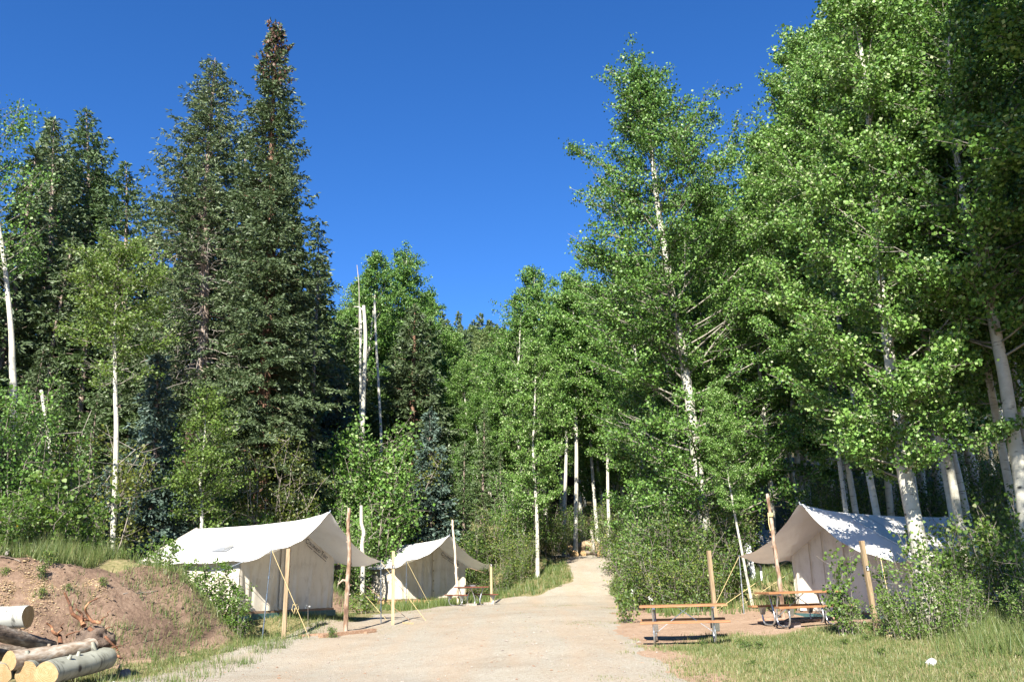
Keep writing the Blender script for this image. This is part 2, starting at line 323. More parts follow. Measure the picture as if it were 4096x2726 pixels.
def ground_mat():
    m, nt, b = new_mat('earth'); c = coords(nt)
    a = nd(nt, 'ShaderNodeAttribute', attribute_name='zone'); sep = nd(nt, 'ShaderNodeSeparateColor'); nt.links.new(a.outputs['Color'], sep.inputs[0])
    n1 = noise(nt, c, 0.9, 8, 0.65); n2 = noise(nt, c, 9, 8, 0.7); n3 = noise(nt, c, 42, 4, 0.7)
    dirt = ramp(nt, mth(nt, 'ADD', mth(nt, 'MULTIPLY', n1, 0.45), mth(nt, 'MULTIPLY', n2, 0.55)), [(0.30, (0.21, 0.135, 0.088)), (0.5, (0.345, 0.235, 0.158)), (0.68, (0.44, 0.32, 0.225))])
    dirt = mixc(nt, mth(nt, 'MULTIPLY', ramp(nt, n3, [(0.55, (0, 0, 0)), (0.7, (1, 1, 1))]), 0.5), dirt, (0.55, 0.43, 0.31))
    dark = ramp(nt, mth(nt, 'ADD', mth(nt, 'MULTIPLY', n1, 0.5), mth(nt, 'MULTIPLY', n2, 0.5)), [(0.36, (0.080, 0.052, 0.036)), (0.5, (0.20, 0.132, 0.090)), (0.64, (0.32, 0.225, 0.155))])
    turf = ramp(nt, n2, [(0.32, (0.10, 0.105, 0.040)), (0.5, (0.21, 0.185, 0.085)), (0.7, (0.34, 0.265, 0.155))])
    litter = ramp(nt, n2, [(0.3, (0.035, 0.032, 0.018)), (0.55, (0.085, 0.075, 0.036)), (0.75, (0.17, 0.125, 0.075))])
    def gate(ch): # break the zone's edge up with noise
        return ramp(nt, mth(nt, 'ADD', ch, mth(nt, 'MULTIPLY', mth(nt, 'SUBTRACT', mth(nt, 'ADD', mth(nt, 'MULTIPLY', n1, 0.5), mth(nt, 'MULTIPLY', n2, 0.5)), 0.5), 1.5)), [(0.40, (0, 0, 0)), (0.60, (1, 1, 1))])
    col = mixc(nt, gate(sep.outputs[0]), dirt, turf)
    col = mixc(nt, gate(sep.outputs[1]), col, dark)
    col = mixc(nt, gate(sep.outputs[2]), col, litter)
    nt.links.new(col, b.inputs['Base Color']); b.inputs['Roughness'].default_value = 0.95; b.inputs['Specular IOR Level'].default_value = 0.15
    bump(nt, b, mth(nt, 'ADD', n2, mth(nt, 'MULTIPLY', n3, 0.4)), 0.7, 0.05); return m
MAT['earth'] = ground_mat()
def gravel_mat():
    m, nt, b = new_mat('gravel'); c = coords(nt)
    n1 = noise(nt, c, 0.5, 6, 0.6); n2 = noise(nt, c, 24, 5, 0.75)
    v = nd(nt, 'ShaderNodeTexVoronoi'); v.inputs['Scale'].default_value = 34; nt.links.new(c, v.inputs[0])
    base = ramp(nt, n1, [(0.35, (0.295, 0.248, 0.178)), (0.52, (0.365, 0.328, 0.256)), (0.7, (0.33, 0.283, 0.205))])
    st = ramp(nt, nd_sep(nt, v.outputs['Color']), [(0.05, (0.20, 0.15, 0.12)), (0.25, (0.305, 0.268, 0.212)), (0.8, (0.38, 0.345, 0.280)), (1.0, (0.46, 0.43, 0.37))])
    col = mixc(nt, 0.45, base, st)
    tr_ = ramp(nt, noise(nt, coords(nt, 'Object', (1.1, 0.16, 1)), 0.9, 5), [(0.42, (0, 0, 0)), (0.62, (1, 1, 1))])
    col = mixc(nt, mth(nt, 'MULTIPLY', tr_, 0.35), col, (0.40, 0.285, 0.185))
    lit = ramp(nt, noise(nt, c, 2.2, 8, 0.75), [(0.60, (0, 0, 0)), (0.70, (1, 1, 1))])
    col = mixc(nt, mth(nt, 'MULTIPLY', lit, 0.35), col, (0.30, 0.20, 0.125))
    col = mixc(nt, mth(nt, 'MULTIPLY', ramp(nt, n2, [(0.60, (0, 0, 0)), (0.72, (1, 1, 1))]), 0.55), col, (0.27, 0.19, 0.14))
    nt.links.new(col, b.inputs['Base Color']); b.inputs['Roughness'].default_value = 0.95; b.inputs['Specular IOR Level'].default_value = 0.15
    bump(nt, b, v.outputs['Distance'], 0.8, 0.02); return m
def nd_sep(nt, colsock):
    s_ = nd(nt, 'ShaderNodeSeparateColor'); nt.links.new(colsock, s_.inputs[0]); return s_.outputs[0]
MAT['gravel'] = gravel_mat()
MAT['stone'] = simple('pale_stone', [(0.3, (0.20, 0.16, 0.13)), (0.7, (0.42, 0.37, 0.31))], 9, 0.9, 0.5)
MAT['boulder'] = simple('tan_boulder', [(0.3, (0.28, 0.20, 0.11)), (0.7, (0.52, 0.40, 0.25))], 6, 0.95, 0.8, bdist=0.04)
MAT['greyrock'] = simple('grey_rock', [(0.3, (0.16, 0.12, 0.10)), (0.7, (0.30, 0.24, 0.21))], 6, 0.95, 0.8, bdist=0.03)
MAT['whiterock'] = simple('white_rock', [(0.3, (0.40, 0.40, 0.39)), (0.7, (0.56, 0.56, 0.54))], 6, 0.8, 0.5, bdist=0.02)
MAT['clod'] = simple('root_soil', [(0.3, (0.075, 0.050, 0.036)), (0.7, (0.20, 0.145, 0.105))], 5, 1.0, 1.0, bdist=0.06)
MAT['chip'] = leaf_mat('wood_chip', [(0.0, (0.44, 0.29, 0.14)), (0.5, (0.60, 0.44, 0.24)), (1.0, (0.70, 0.57, 0.37))], 0.0, 0.8)
def ring_mat():
    m, nt, b = new_mat('cut_wood'); c = coords(nt, 'Generated')
    sb = nd(nt, 'ShaderNodeVectorMath', operation='SUBTRACT'); sb.inputs[1].default_value = (0.5, 0.5, 0.5); nt.links.new(c, sb.inputs[0])
    ln = nd(nt, 'ShaderNodeVectorMath', operation='LENGTH'); nt.links.new(sb.outputs[0], ln.inputs[0])
    r_ = mth(nt, 'FRACT', mth(nt, 'ADD', mth(nt, 'MULTIPLY', ln.outputs['Value'], 13), mth(nt, 'MULTIPLY', noise(nt, c, 3), 1.6)))
    ring = ramp(nt, r_, [(0.0, (0.24, 0.14, 0.055)), (0.75, (0.41, 0.275, 0.125)), (1.0, (0.28, 0.17, 0.07))])
    col = mixc(nt, ramp(nt, noise(nt, c, 5, 8), [(0.45, (0, 0, 0)), (0.75, (0.6, 0.6, 0.6))]), ring, (0.46, 0.35, 0.20))
    nt.links.new(col, b.inputs['Base Color']); b.inputs['Roughness'].default_value = 0.8; bump(nt, b, noise(nt, c, 30), 0.3, 0.005); return m
MAT['cut'] = ring_mat()
MAT['smoothbark'] = simple('grey_green_bark', [(0.30, (0.10, 0.09, 0.075)), (0.40, (0.24, 0.25, 0.20)), (0.7, (0.36, 0.37, 0.30))], 2.6, 0.75, 0.3, (1.2, 3, 3))
MAT['flakybark'] = simple('flaky_bark', [(0.32, (0.12, 0.075, 0.045)), (0.46, (0.28, 0.21, 0.145)), (0.62, (0.42, 0.37, 0.30)), (0.8, (0.52, 0.48, 0.41))], 3.4, 0.85, 0.6, (1.2, 3, 3), bdist=0.02)
MAT['darkbark'] = simple('dark_bark', [(0.32, (0.05, 0.035, 0.025)), (0.52, (0.17, 0.125, 0.09)), (0.72, (0.38, 0.33, 0.27))], 3.4, 0.9, 0.8, (1.2, 3, 3), bdist=0.03)
MAT['root'] = simple('torn_root', [(0.35, (0.06, 0.030, 0.018)), (0.55, (0.20, 0.085, 0.04)), (0.72, (0.46, 0.26, 0.13))], 7, 0.9, 0.6)
MAT['petal'] = leaf_mat('yellow_petal', [(0.0, (0.65, 0.42, 0.01)), (1.0, (0.75, 0.52, 0.02))], 0.2, 0.6)
MAT['whitepetal'] = leaf_mat('white_petal', [(0.0, (0.6, 0.6, 0.52)), (1.0, (0.75, 0.75, 0.68))], 0.2, 0.6)

# ================================================================ setting: ground, road
GRAVEL_PX_L = [(2258, 2238), (2275, 2275), (2290, 2310), (2240, 2345), (2150, 2378), (1990, 2396), (1760, 2425), (1480, 2462), (1230, 2500), (1040, 2560), (790, 2640), (460, 2722)]
GRAVEL_PX_R = [(2720, 2722), (2610, 2640), (2520, 2570), (2450, 2500), (2470, 2440), (2475, 2400), (2440, 2375), (2455, 2325), (2490, 2280), (2522, 2236)]
gl = [tuple(G(*p)[:2]) for p in GRAVEL_PX_L]; gr = [tuple(G(*p)[:2]) for p in GRAVEL_PX_R]
GRAVEL = [(2.6, 56), (3.0, 51)] + gl + [(-9.5, 12.5), (-14, 6), (-14, -20), (14, -20), (8, 6), (5, 11.5)] + gr + [(7.2, 51), (6.8, 56)]
def gravel_sd(x, y):
    d = poly_dist(x, y, GRAVEL, True); return np.where(inside(x, y, GRAVEL), d, -d)
def zones(x, y):
    s = poly_dist(x, y, FOOT_L) * inside(x, y, POLY_L)
    n = vnoise(x * 0.7, y * 0.7, 11); n2 = vnoise(x * 2.1, y * 2.1, 12)
    right = smooth(2.4, 5.2, x + 1.2 * n - np.clip((y - 15) * -0.28, -1, 1.2)) * (1 - smooth(19.2, 21.2, y - 0.25 * (x - 7) + n)) * smooth(7, 10, y)
    left = smooth(-1.2, -4.2, x + 0.14 * (y - 26) + 2 * n) * (s < 0.25) * smooth(12.5, 14.5, y) * 0.95
    verge = smooth(30, 36, y) * 0.9
    top = smooth(2.8, 3.7, s + 1.0 * n) + smooth(19.8, 23.0, y + 2.5 * n) * smooth(0.0, 0.9, s) * (1 - 0.9 * smooth(29, 31.5, y) * (1 - smooth(37, 40, y)) * (s < 2.4))
    turf = np.clip(np.maximum.reduce([right, left, verge * (s < 0.2), top]), 0, 1)
    turf = np.maximum(turf, smooth(26, 30, y) * smooth(4.5, 6.5, x) * 0.9)
    lip = smooth(2.3, 2.7, s + 0.8 * n) * (1 - smooth(3.0, 3.6, s + 0.8 * n)) * (1 - smooth(19.5, 22, y)) * 0.75
    lip = np.maximum(lip, smooth(0.0, 0.7, s) * (1 - np.clip(top, 0, 1)) * (1 - smooth(40, 46, y)))
    forest = np.clip(np.maximum.reduce([smooth(48, 58, y), smooth(5, 9, s) * smooth(24, 30, y), smooth(11, 14, x + 2 * n) * smooth(14, 20, y), smooth(30, 36, y) * smooth(8.5, 11, x)]), 0, 1)
    return turf, lip, forest
def axis(parts):
    out = [np.array([parts[0][0]], float)]
    for a, b, st in parts: out.append(np.linspace(a, b, max(2, int(round((b - a) / st)) + 1))[1:])
    return np.concatenate(out)
XS = axis([(-900, -200, 50), (-200, -60, 8), (-60, -18, 1.0), (-18, 16, 0.24), (16, 60, 1.0), (60, 200, 8), (200, 900, 50)])
YS = axis([(-600, -60, 60), (-60, 8, 4), (8, 12, 0.5), (12, 36, 0.24), (36, 56, 0.4), (56, 120, 1.6), (120, 260, 5), (260, 1200, 60)])
gx, gy = np.meshgrid(XS, YS); gz = terrain(gx, gy)
nx, ny = len(XS), len(YS); ii = np.arange((ny - 1) * nx).reshape(ny - 1, nx)[:, :-1].ravel()
GF = np.stack([ii, ii + 1, ii + nx + 1, ii + nx], -1)
gme = np_mesh('ground', np.stack([gx, gy, gz], -1).reshape(-1, 3), GF, MAT['earth'], smooth_=True)
tu, li, fo = zones(gx.ravel(), gy.ravel())
ca = gme.color_attributes.new('zone', 'FLOAT_COLOR', 'POINT')
ca.data.foreach_set('color', np.stack([tu, li, fo, np.ones_like(tu)], -1).astype(np.float32).ravel())
tag(link('ground', gme), kind='structure')
rx = np.arange(-16, 15, 0.16); ry = np.concatenate([np.arange(-22, 11, 1.0), np.arange(11, 56.5, 0.16)])
qx, qy = np.meshgrid(rx, ry); sd = gravel_sd(qx, qy) + 0.35 * vnoise(qx * 1.3, qy * 1.3, 21) + 0.25 * vnoise(qx * 4, qy * 4, 22)
qz = terrain(qx, qy) + np.clip(sd * 0.07, -0.06, 0.022)
keep = sd > -0.6; mx_ = len(rx); jj = np.arange((len(ry) - 1) * mx_).reshape(len(ry) - 1, mx_)[:, :-1]
kk = keep[:-1, :-1] & keep[1:, :-1] & keep[:-1, 1:] & keep[1:, 1:]
jj = jj[kk]; RF = np.stack([jj, jj + 1, jj + mx_ + 1, jj + mx_], -1)
uq, inv = np.unique(RF, return_inverse=True)
rme = np_mesh('gravel_road', np.stack([qx, qy, qz], -1).reshape(-1, 3)[uq], inv.reshape(RF.shape), MAT['gravel'], smooth_=True)
tag(link('gravel_road', rme), kind='structure')

# ================================================================ vegetation makers
def leaves_mesh(name, C, size, mat, rng, shape='kite', up=0.15, tone_mid=0.5, tone_sd=0.2, toward=0.0):
    n = len(C); N = rng.normal(size=(n, 3)); N[:, 2] += up; N[:, 1] -= toward
    N /= np.linalg.norm(N, axis=1)[:, None]
    T = np.cross(N, rng.normal(size=(n, 3))); T /= np.linalg.norm(T, axis=1)[:, None] + 1e-9; B = np.cross(N, T)
    s = (size * rng.uniform(0.65, 1.25, n))[:, None]
    if shape == 'kite':
        V = np.stack([C - T * s * 0.5, C + B * s * 0.46 - T * s * 0.05, C + T * s * 0.5, C - B * s * 0.46 - T * s * 0.05], 1); k = 4
    else:  # rounded leaf with a tip and a fold
        fold = N * s * 0.10
        V = np.stack([C - T * s * 0.5, C + B * s * 0.42 - T * s * 0.34 + fold, C + B * s * 0.46 + T * s * 0.05 + fold, C + T * s * 0.58, C - B * s * 0.46 + T * s * 0.05 + fold, C - B * s * 0.42 - T * s * 0.34 + fold], 1); k = 6
    tone = np.clip(rng.normal(tone_mid, tone_sd, n), 0, 1)
    return np_mesh(name, V.reshape(-1, 3), np.arange(n * k).reshape(n, k), mat, tone)
def strips_mesh(name, A, D, L, W, mat, rng, tone):
    """flat tapering needle sprays: start A, direction D, length L, width W"""
    n = len(A); S = np.cross(D, rng.normal(size=(n, 3))); S /= np.linalg.norm(S, axis=1)[:, None] + 1e-9
    L = L[:, None]; W = W[:, None]
    V = np.stack([A - S * W * 0.3, A + D * L * 0.55 - S * W * 0.5, A + D * L, A + D * L * 0.5 + S * W * 0.5], 1)
    return np_mesh(name, V.reshape(-1, 3), np.arange(n * 4).reshape(n, 4), mat, tone)
def unit(v): return v / (np.linalg.norm(v) + 1e-9)
class Tubes:
    def __init__(s): s.V = []; s.F = []; s.n = 0
    def add(s, pts, rad, k=5):
        V, F = tube_np(np.asarray(pts, float), np.asarray(rad, float), k); s.V.append(V); s.F.append(F + s.n); s.n += len(V)
    def mesh(s, name, mat): return np_mesh(name, np.vstack(s.V), np.vstack(s.F), mat, smooth_=True)

def aspen_parts(seed, path, r0, cb, prof, nb, nleaf, lsize, mat, el=(20, 62), clump=24, sig=0.2, bias=(0, 0), shape='kite', sub=5, tone_mid=0.5, shoots=30):
    """trunk mesh, crown mesh for a broadleaf tree; path = trunk line in local metres; prof(t) = crown radius"""
    rng = np.random.default_rng(seed); n = 40
    tp = spline(path, n); H = tp[-1, 2]
    tp[:, :2] += np.cumsum(rng.normal(0, 0.012, (n, 2)), 0) * (H / 12) * np.linspace(0, 1, n)[:, None]
    zt = np.linspace(0, 1, n); rad = r0 * ((1 - zt) ** 0.75 * 0.94 + 0.06) * (1 + 0.25 * np.exp(-zt * 40))
    tb = Tubes(); tb.add(np.vstack([tp[0] - [0, 0, 0.3], tp]), np.concatenate([[rad[0] * 1.1], rad]), 10); lb = Tubes()
    segs = []; ga = rng.uniform(0, 6.28)
    for i in range(nb):
        t = cb + (0.985 - cb) * ((i + rng.uniform(0, 1)) / nb)
        p0 = np.array([np.interp(t, zt, tp[:, c]) for c in range(3)]); ga += 2.4 + rng.normal(0, 0.5); c = (t - cb) / (1 - cb)
        e = R(el[0] + (el[1] - el[0]) * c + rng.normal(0, 9)); Rr = prof(c) * rng.uniform(0.72, 1.18)
        az = ga; d = np.array([math.cos(az), math.sin(az), 0]); Rr *= 1 + 0.35 * (d[0] * bias[0] + d[1] * bias[1])
        L = Rr / max(0.45, math.cos(e)); m = 6; pts = [p0]; dr = np.array([d[0] * math.cos(e), d[1] * math.cos(e), math.sin(e)])
        for k in range(m):
            dr = unit(dr + rng.normal(0, 0.10, 3) + np.array([0, 0, 0.05])); pts.append(pts[-1] + dr * L / m)
        pts = np.array(pts); rb = max(0.010, np.interp(t, zt, rad) * 0.24)
        lb.add(pts, np.linspace(rb, 0.006, m + 1), 4)
        segs.append((pts[3:], 1.0))
        sdv = np.cross(d, [0, 0, 1.0])
        for k in range(max(3, int(sub * (0.6 + L / 2.2)))):
            f = rng.uniform(0.22, 0.95) * m; a = int(f); q = pts[a] + (pts[min(a + 1, m)] - pts[a]) * (f - a)
            dd = unit(d * rng.uniform(0.2, 1.0) + sdv * rng.uniform(-1.1, 1.1) + np.array([0, 0, 0.22 + rng.normal(0, 0.22)])); l2 = (0.25 + L * rng.uniform(0.12, 0.30))
            qs = np.array([q, q + dd * l2 * 0.5 + rng.normal(0, 0.03, 3), q + dd * l2 + np.array([0, 0, 0.05 * l2])])
            lb.add(qs, np.array([rb * 0.4, rb * 0.25, 0.004]), 3); segs.append((qs, 1.0))
    for t in rng.uniform(cb + 0.04, 0.97, shoots): # short leafy shoots close to the trunk
        p0 = np.array([np.interp(t, zt, tp[:, c]) for c in range(3)]); dd = unit(rng.normal(0, 1, 3) * [1, 1, 0.35] + [0, -0.5, 0.25]); l2 = rng.uniform(0.4, 1.1) * (H / 18)
        qs = np.array([p0, p0 + dd * l2 * 0.5, p0 + dd * l2 + [0, 0, 0.08]]); lb.add(qs, np.array([0.012, 0.008, 0.004]), 3); segs.append((qs, 1.3))
    for t in np.linspace(0.86, 1, 8): # leader
        p0 = np.array([np.interp(t, zt, tp[:, c]) for c in range(3)]); segs.append((np.array([p0, p0 + rng.normal(0, 0.15, 3) + [0, 0, 0.2]]), 0.5))
    ln = np.array([np.linalg.norm(np.diff(s_[0], axis=0), axis=1).sum() * s_[1] + 0.1 for s_ in segs]); ln /= ln.sum()
    nc = max(10, nleaf // clump); which = rng.choice(len(segs), nc, p=ln); CC = np.empty((nc, 3))
    for j, w in enumerate(which):
        s_ = segs[w][0]; f = rng.uniform(0.15, 1) * (len(s_) - 1); a = min(int(f), len(s_) - 2); CC[j] = s_[a] + (s_[a + 1] - s_[a]) * (f - a)
    C = CC[rng.integers(0, nc, nleaf)] + rng.normal(0, 1, (nleaf, 3)) * np.array([sig, sig, sig * 0.7])
    return tb.mesh('trunk', MAT['abark']), lb.mesh('limbs', MAT['limb']), leaves_mesh('crown', C, lsize, mat, rng, shape, tone_mid=tone_mid, tone_sd=0.25, up=0.3)
def aspen_tree(name, loc, seed, path, r0, cb, prof, nb, nleaf, lsize, mat, label=None, group=None, cat='tree', **kw):
    root = empty(name, loc); tm, lm, cm = aspen_parts(seed, path, r0, cb, prof, nb, nleaf, lsize, mat, **kw)
    KIDS[root.name] = [link('trunk', tm, root), link('limbs', lm, root), link('crown', cm, root)]
    return tag(root, label, cat, group)
def spruce_tree(name, loc, seed, H, Rm, r0, z0, mat, dens=1.0, label=None, group=None, p=0.85, droop=0.35, nl=0.30, nw=0.10, gap=None, bark='sbark', cones=0, top_round=0.0, whorl=0.42, lean=(0, 0), wild=0.25, tone_mid=0.5, reps=3):
    """gap = (z_low, z_high, amount): a stretch of trunk on the viewer's side where the limbs are bare"""
    rng = np.random.default_rng(seed); root = empty(name, loc)
    zz = np.linspace(0, H, 36); tx = np.stack([lean[0] * zz / H + 0.10 * np.sin(zz * 0.35 + seed), lean[1] * zz / H + 0.08 * np.cos(zz * 0.3), zz], -1)
    tx[:, :2] -= tx[0, :2]
    rad = r0 * (1 - zz / H) ** 0.8 + 0.012
    tb = Tubes(); tb.add(np.vstack([[0, 0, -0.4], tx]), np.concatenate([[r0 * 1.25], rad]), 10); db = Tubes(); nd_ = 0
    A = []; D = []; Ls = []; z = z0; az = rng.uniform(0, 6)
    sizef = (1.0 + 0.15 * rng.normal(size=64))
    while z < H - 0.25:
        c = (z - z0) / (H - z0); prof = Rm * max(0.03, (1 - c)) ** p
        if top_round: prof = Rm * (max(0.0, 1 - c ** (1.5 + top_round))) ** 0.75
        prof *= 0.85 + 0.3 * rng.uniform() * (1 if rng.uniform() > 0.15 else 0.6)
        nbr = max(3, int(round((4.5 + 2.5 * (1 - c)) * dens)))
        for b in range(nbr):
            az += 6.283 / nbr + rng.normal(0, 0.35); L = max(0.25, prof * rng.uniform(1 - wild * 1.6, 1 + wild))
            e = R(-14 + 52 * c ** 1.5 + rng.normal(0, 7)); dh = np.array([math.cos(az), math.sin(az), 0])
            m = 7; base = np.array([np.interp(z, zz, tx[:, 0]), np.interp(z, zz, tx[:, 1]), z + rng.uniform(-0.15, 0.15)])
            s_ = np.linspace(0, 1, m)[:, None]
            pts = base + dh * L * s_ * math.cos(e) + np.array([0, 0, 1.0]) * (L * s_ * math.sin(e) - droop * L * s_ ** 2 * (1 - c) * 0.8 + 0.16 * L * s_ ** 4) + rng.normal(0, 0.025 * L, (m, 3)) * s_
            bare = gap is not None and gap[0] < z < gap[1] and dh[1] < 0.35 and rng.uniform() < gap[2]
            if bare:
                nd_ += 1; pts2 = base + (pts - base) * rng.uniform(0.5, 0.9); pts2[:, 2] -= np.linspace(0, 0.35, m) * L * 0.3
                db.add(pts2, np.linspace(0.026, 0.008, m), 4)
                for q in range(4):
                    o = pts2[rng.integers(2, m)]; dd = unit(dh + rng.normal(0, 0.8, 3)); db.add(np.array([o, o + dd * 0.25, o + dd * 0.55 + [0, 0, -0.1]]), np.array([0.012, 0.009, 0.005]), 3)
                continue
            tb.add(pts[:5], np.linspace(max(0.014, 0.022 * L * 0.5), 0.008, 5), 3)
            side = np.cross(dh, [0, 0, 1.0]); nt_ = max(3, int(L / 0.17 * dens))
            sv = np.sort(rng.uniform(0.14, 1.0, nt_)); pv = np.stack([np.interp(sv, s_[:, 0], pts[:, k]) for k in range(3)], -1)
            sg = np.where(rng.uniform(size=nt_) > 0.5, 1.0, -1.0)[:, None]
            td = dh * rng.uniform(0.35, 0.9, (nt_, 1)) + side * sg * rng.uniform(0.35, 1.0, (nt_, 1)) + np.array([0, 0, -0.22]) + rng.normal(0, 0.16, (nt_, 3))
            td /= np.linalg.norm(td, axis=1)[:, None]; tl = (0.16 + 0.30 * L * (1.05 - sv)) * rng.uniform(0.6, 1.15, nt_)
            for q in range(int(np.ceil(tl.max() / (nl * 0.6)))):
                ok = tl > q * nl * 0.6
                if not ok.any(): break
                o = pv[ok] + td[ok] * (q * nl * 0.6) + rng.normal(0, 0.03, (ok.sum(), 3)) + np.array([0, 0, -0.10]) * (q * nl * 0.6)
                for rep in range(reps):
                    dd = td[ok] + rng.normal(0, 0.42, (ok.sum(), 3)); dd /= np.linalg.norm(dd, axis=1)[:, None]
                    A.append(o); D.append(dd)
        z += whorl * rng.uniform(0.75, 1.25) * (1 - 0.35 * c)
    tp = np.array([tx[-1, 0], tx[-1, 1], H - 0.3]); A.append(tp + rng.normal(0, 0.05, (14, 3))); D.append(np.array([[0, 0, 1.0]] * 14) + rng.normal(0, 0.3, (14, 3)))
    A = np.vstack(A); D = np.vstack(D); D /= np.linalg.norm(D, axis=1)[:, None]; n = len(A)
    kids = [link('trunk', tb.mesh('trunk', MAT[bark]), root),
            link('crown', strips_mesh('crown', A, D, nl * rng.uniform(0.7, 1.25, n), nw * rng.uniform(0.7, 1.3, n), MAT[mat], rng, np.clip(rng.normal(tone_mid, 0.15, n), 0, 1)), root)]
    if nd_: kids.append(link('dead_branches', db.mesh('dead_branches', MAT['dead']), root))
    if cones:
        hi = A[A[:, 2] > H * 0.86]; w = (hi[:, 2] - H * 0.86) / (H * 0.14); hi = hi[rng.uniform(size=len(hi)) < (0.10 + 0.9 * w ** 1.3)]
        hi = hi[rng.permutation(len(hi))[:cones]]; m = len(hi)
        kids.append(tag(link('cones', strips_mesh('cones', hi + rng.normal(0, 0.06, (m, 3)), np.tile([0, 0, -1.0], (m, 1)) + rng.normal(0, 0.3, (m, 3)), np.full(m, 0.16), np.full(m, 0.13), MAT['cone'], rng, rng.uniform(0, 1, m)), root), kind='stuff'))
    KIDS[root.name] = kids
    return tag(root, label, 'tree', group)
def shrub(name, seed, H, Wd, nst, nleaf, lsize, mat, stem=0.014, stem_mat='twig', low=0.15, shape='kite', clump=10, sig=0.10, lean=0.35, label=None, group=None, cat='shrub', tone_mid=0.5):
    rng = np.random.default_rng(seed); root = empty(name); tb = Tubes(); segs = []
    for i in range(nst):
        a = rng.uniform(0, 6.283); rr = rng.uniform(0.0, 0.28) * Wd; b = np.array([math.cos(a) * rr, math.sin(a) * rr, -0.08]); h = H * rng.uniform(0.6, 1.0)
        sp = rng.uniform(0.15, 1.0) * lean * Wd; m = 6; s_ = np.linspace(0, 1, m)[:, None]
        pts = b + np.array([math.cos(a), math.sin(a), 0]) * sp * s_ ** 1.4 + np.array([0, 0, h]) * s_ + rng.normal(0, 0.03 * H, (m, 3)) * s_
        tb.add(pts, np.linspace(stem, stem * 0.25, m), 4); segs.append(pts[1:])
        for k in range(int(5 + h * 2)):
            f = rng.uniform(low, 0.97) * (m - 1); j = min(int(f), m - 2); q = pts[j] + (pts[j + 1] - pts[j]) * (f - j)
            dd = unit(rng.normal(0, 1, 3) * [1, 1, 0.5] + [0, 0, 0.45]); l2 = Wd * rng.uniform(0.10, 0.30)
            qs = np.array([q, q + dd * l2 * 0.5, q + dd * l2 + [0, 0, 0.04]]); tb.add(qs, np.array([stem * 0.5, stem * 0.35, 0.003]), 3); segs.append(qs)
    ln = np.array([np.linalg.norm(np.diff(s_, axis=0), axis=1).sum() for s_ in segs]); ln /= ln.sum(); nc = max(8, nleaf // clump)
    CC = np.empty((nc, 3))
    for j, w in enumerate(rng.choice(len(segs), nc, p=ln)):
        s_ = segs[w]; f = rng.uniform(0.1, 1) * (len(s_) - 1); a = min(int(f), len(s_) - 2); CC[j] = s_[a] + (s_[a + 1] - s_[a]) * (f - a)
    C = CC[rng.integers(0, nc, nleaf)] + rng.normal(0, sig, (nleaf, 3)); C[:, 2] = np.maximum(C[:, 2], 0.04)
    KIDS[root.name] = [link('stems', tb.mesh('stems', MAT[stem_mat]), root), link('foliage', leaves_mesh('foliage', C, lsize, MAT[mat], rng, shape, tone_mid=tone_mid, tone_sd=0.25, up=0.3), root)]
    return tag(root, label, cat, group)
USED = set()
def put(proto, x, y, rz, s, label, group=None, tilt=(0, 0), flat=1.0, z=None, sink=0.05):
    """the first use moves the prototype itself, later ones are copies"""
    zz = (tz(x, y) if z is None else z) - sink
    if proto.name not in USED:
        USED.add(proto.name); proto.location = (x, y, zz); proto.rotation_euler = (tilt[0], tilt[1], rz); proto.scale = (s * flat, s * flat, s)
        proto['label'] = label
        if group: proto['group'] = group
        return proto
    o = dup(proto, (x, y, zz), rz, s, tilt, label, group, flat)
    if not group and 'group' in o: del o['group']
    return o
def base_xy(px, d, py=2200):
    p = P(px, py, d); return p.x, p.y

# ================================================================ wall tents
def text_mesh(name, s_, size, mat, extrude=0.002, space=1.0):
    cu = bpy.data.curves.new(name, 'FONT'); cu.body = s_; cu.size = size; cu.extrude = extrude; cu.space_character = space
    o = bpy.data.objects.new(name, cu); COL.objects.link(o)
    me = bpy.data.meshes.new_from_object(o.evaluated_get(bpy.context.evaluated_depsgraph_get()))
    bpy.data.objects.remove(o); bpy.data.curves.remove(cu)
    me.materials.clear(); me.materials.append(mat); me.name = name
    return me
def join_meshes(name, items, mat):
    """items: (mesh, matrix)"""
    V = []; F = []
    for me, mx in items:
        b = len(V); V += [tuple(mx @ v.co) for v in me.vertices]; F += [[i + b for i in p.vertices] for p in me.polygons]
    m = bpy.data.meshes.new(name); m.from_pydata(V, [], F); m.materials.append(mat); m.update(); return m
def grid_mesh(name, Pts, mat):
    n, m = Pts.shape[:2]; i = np.arange((n - 1) * m).reshape(n - 1, m)[:, :-1].ravel()
    return np_mesh(name, Pts.reshape(-1, 3), np.stack([i, i + 1, i + m + 1, i + m], -1), mat, smooth_=True)
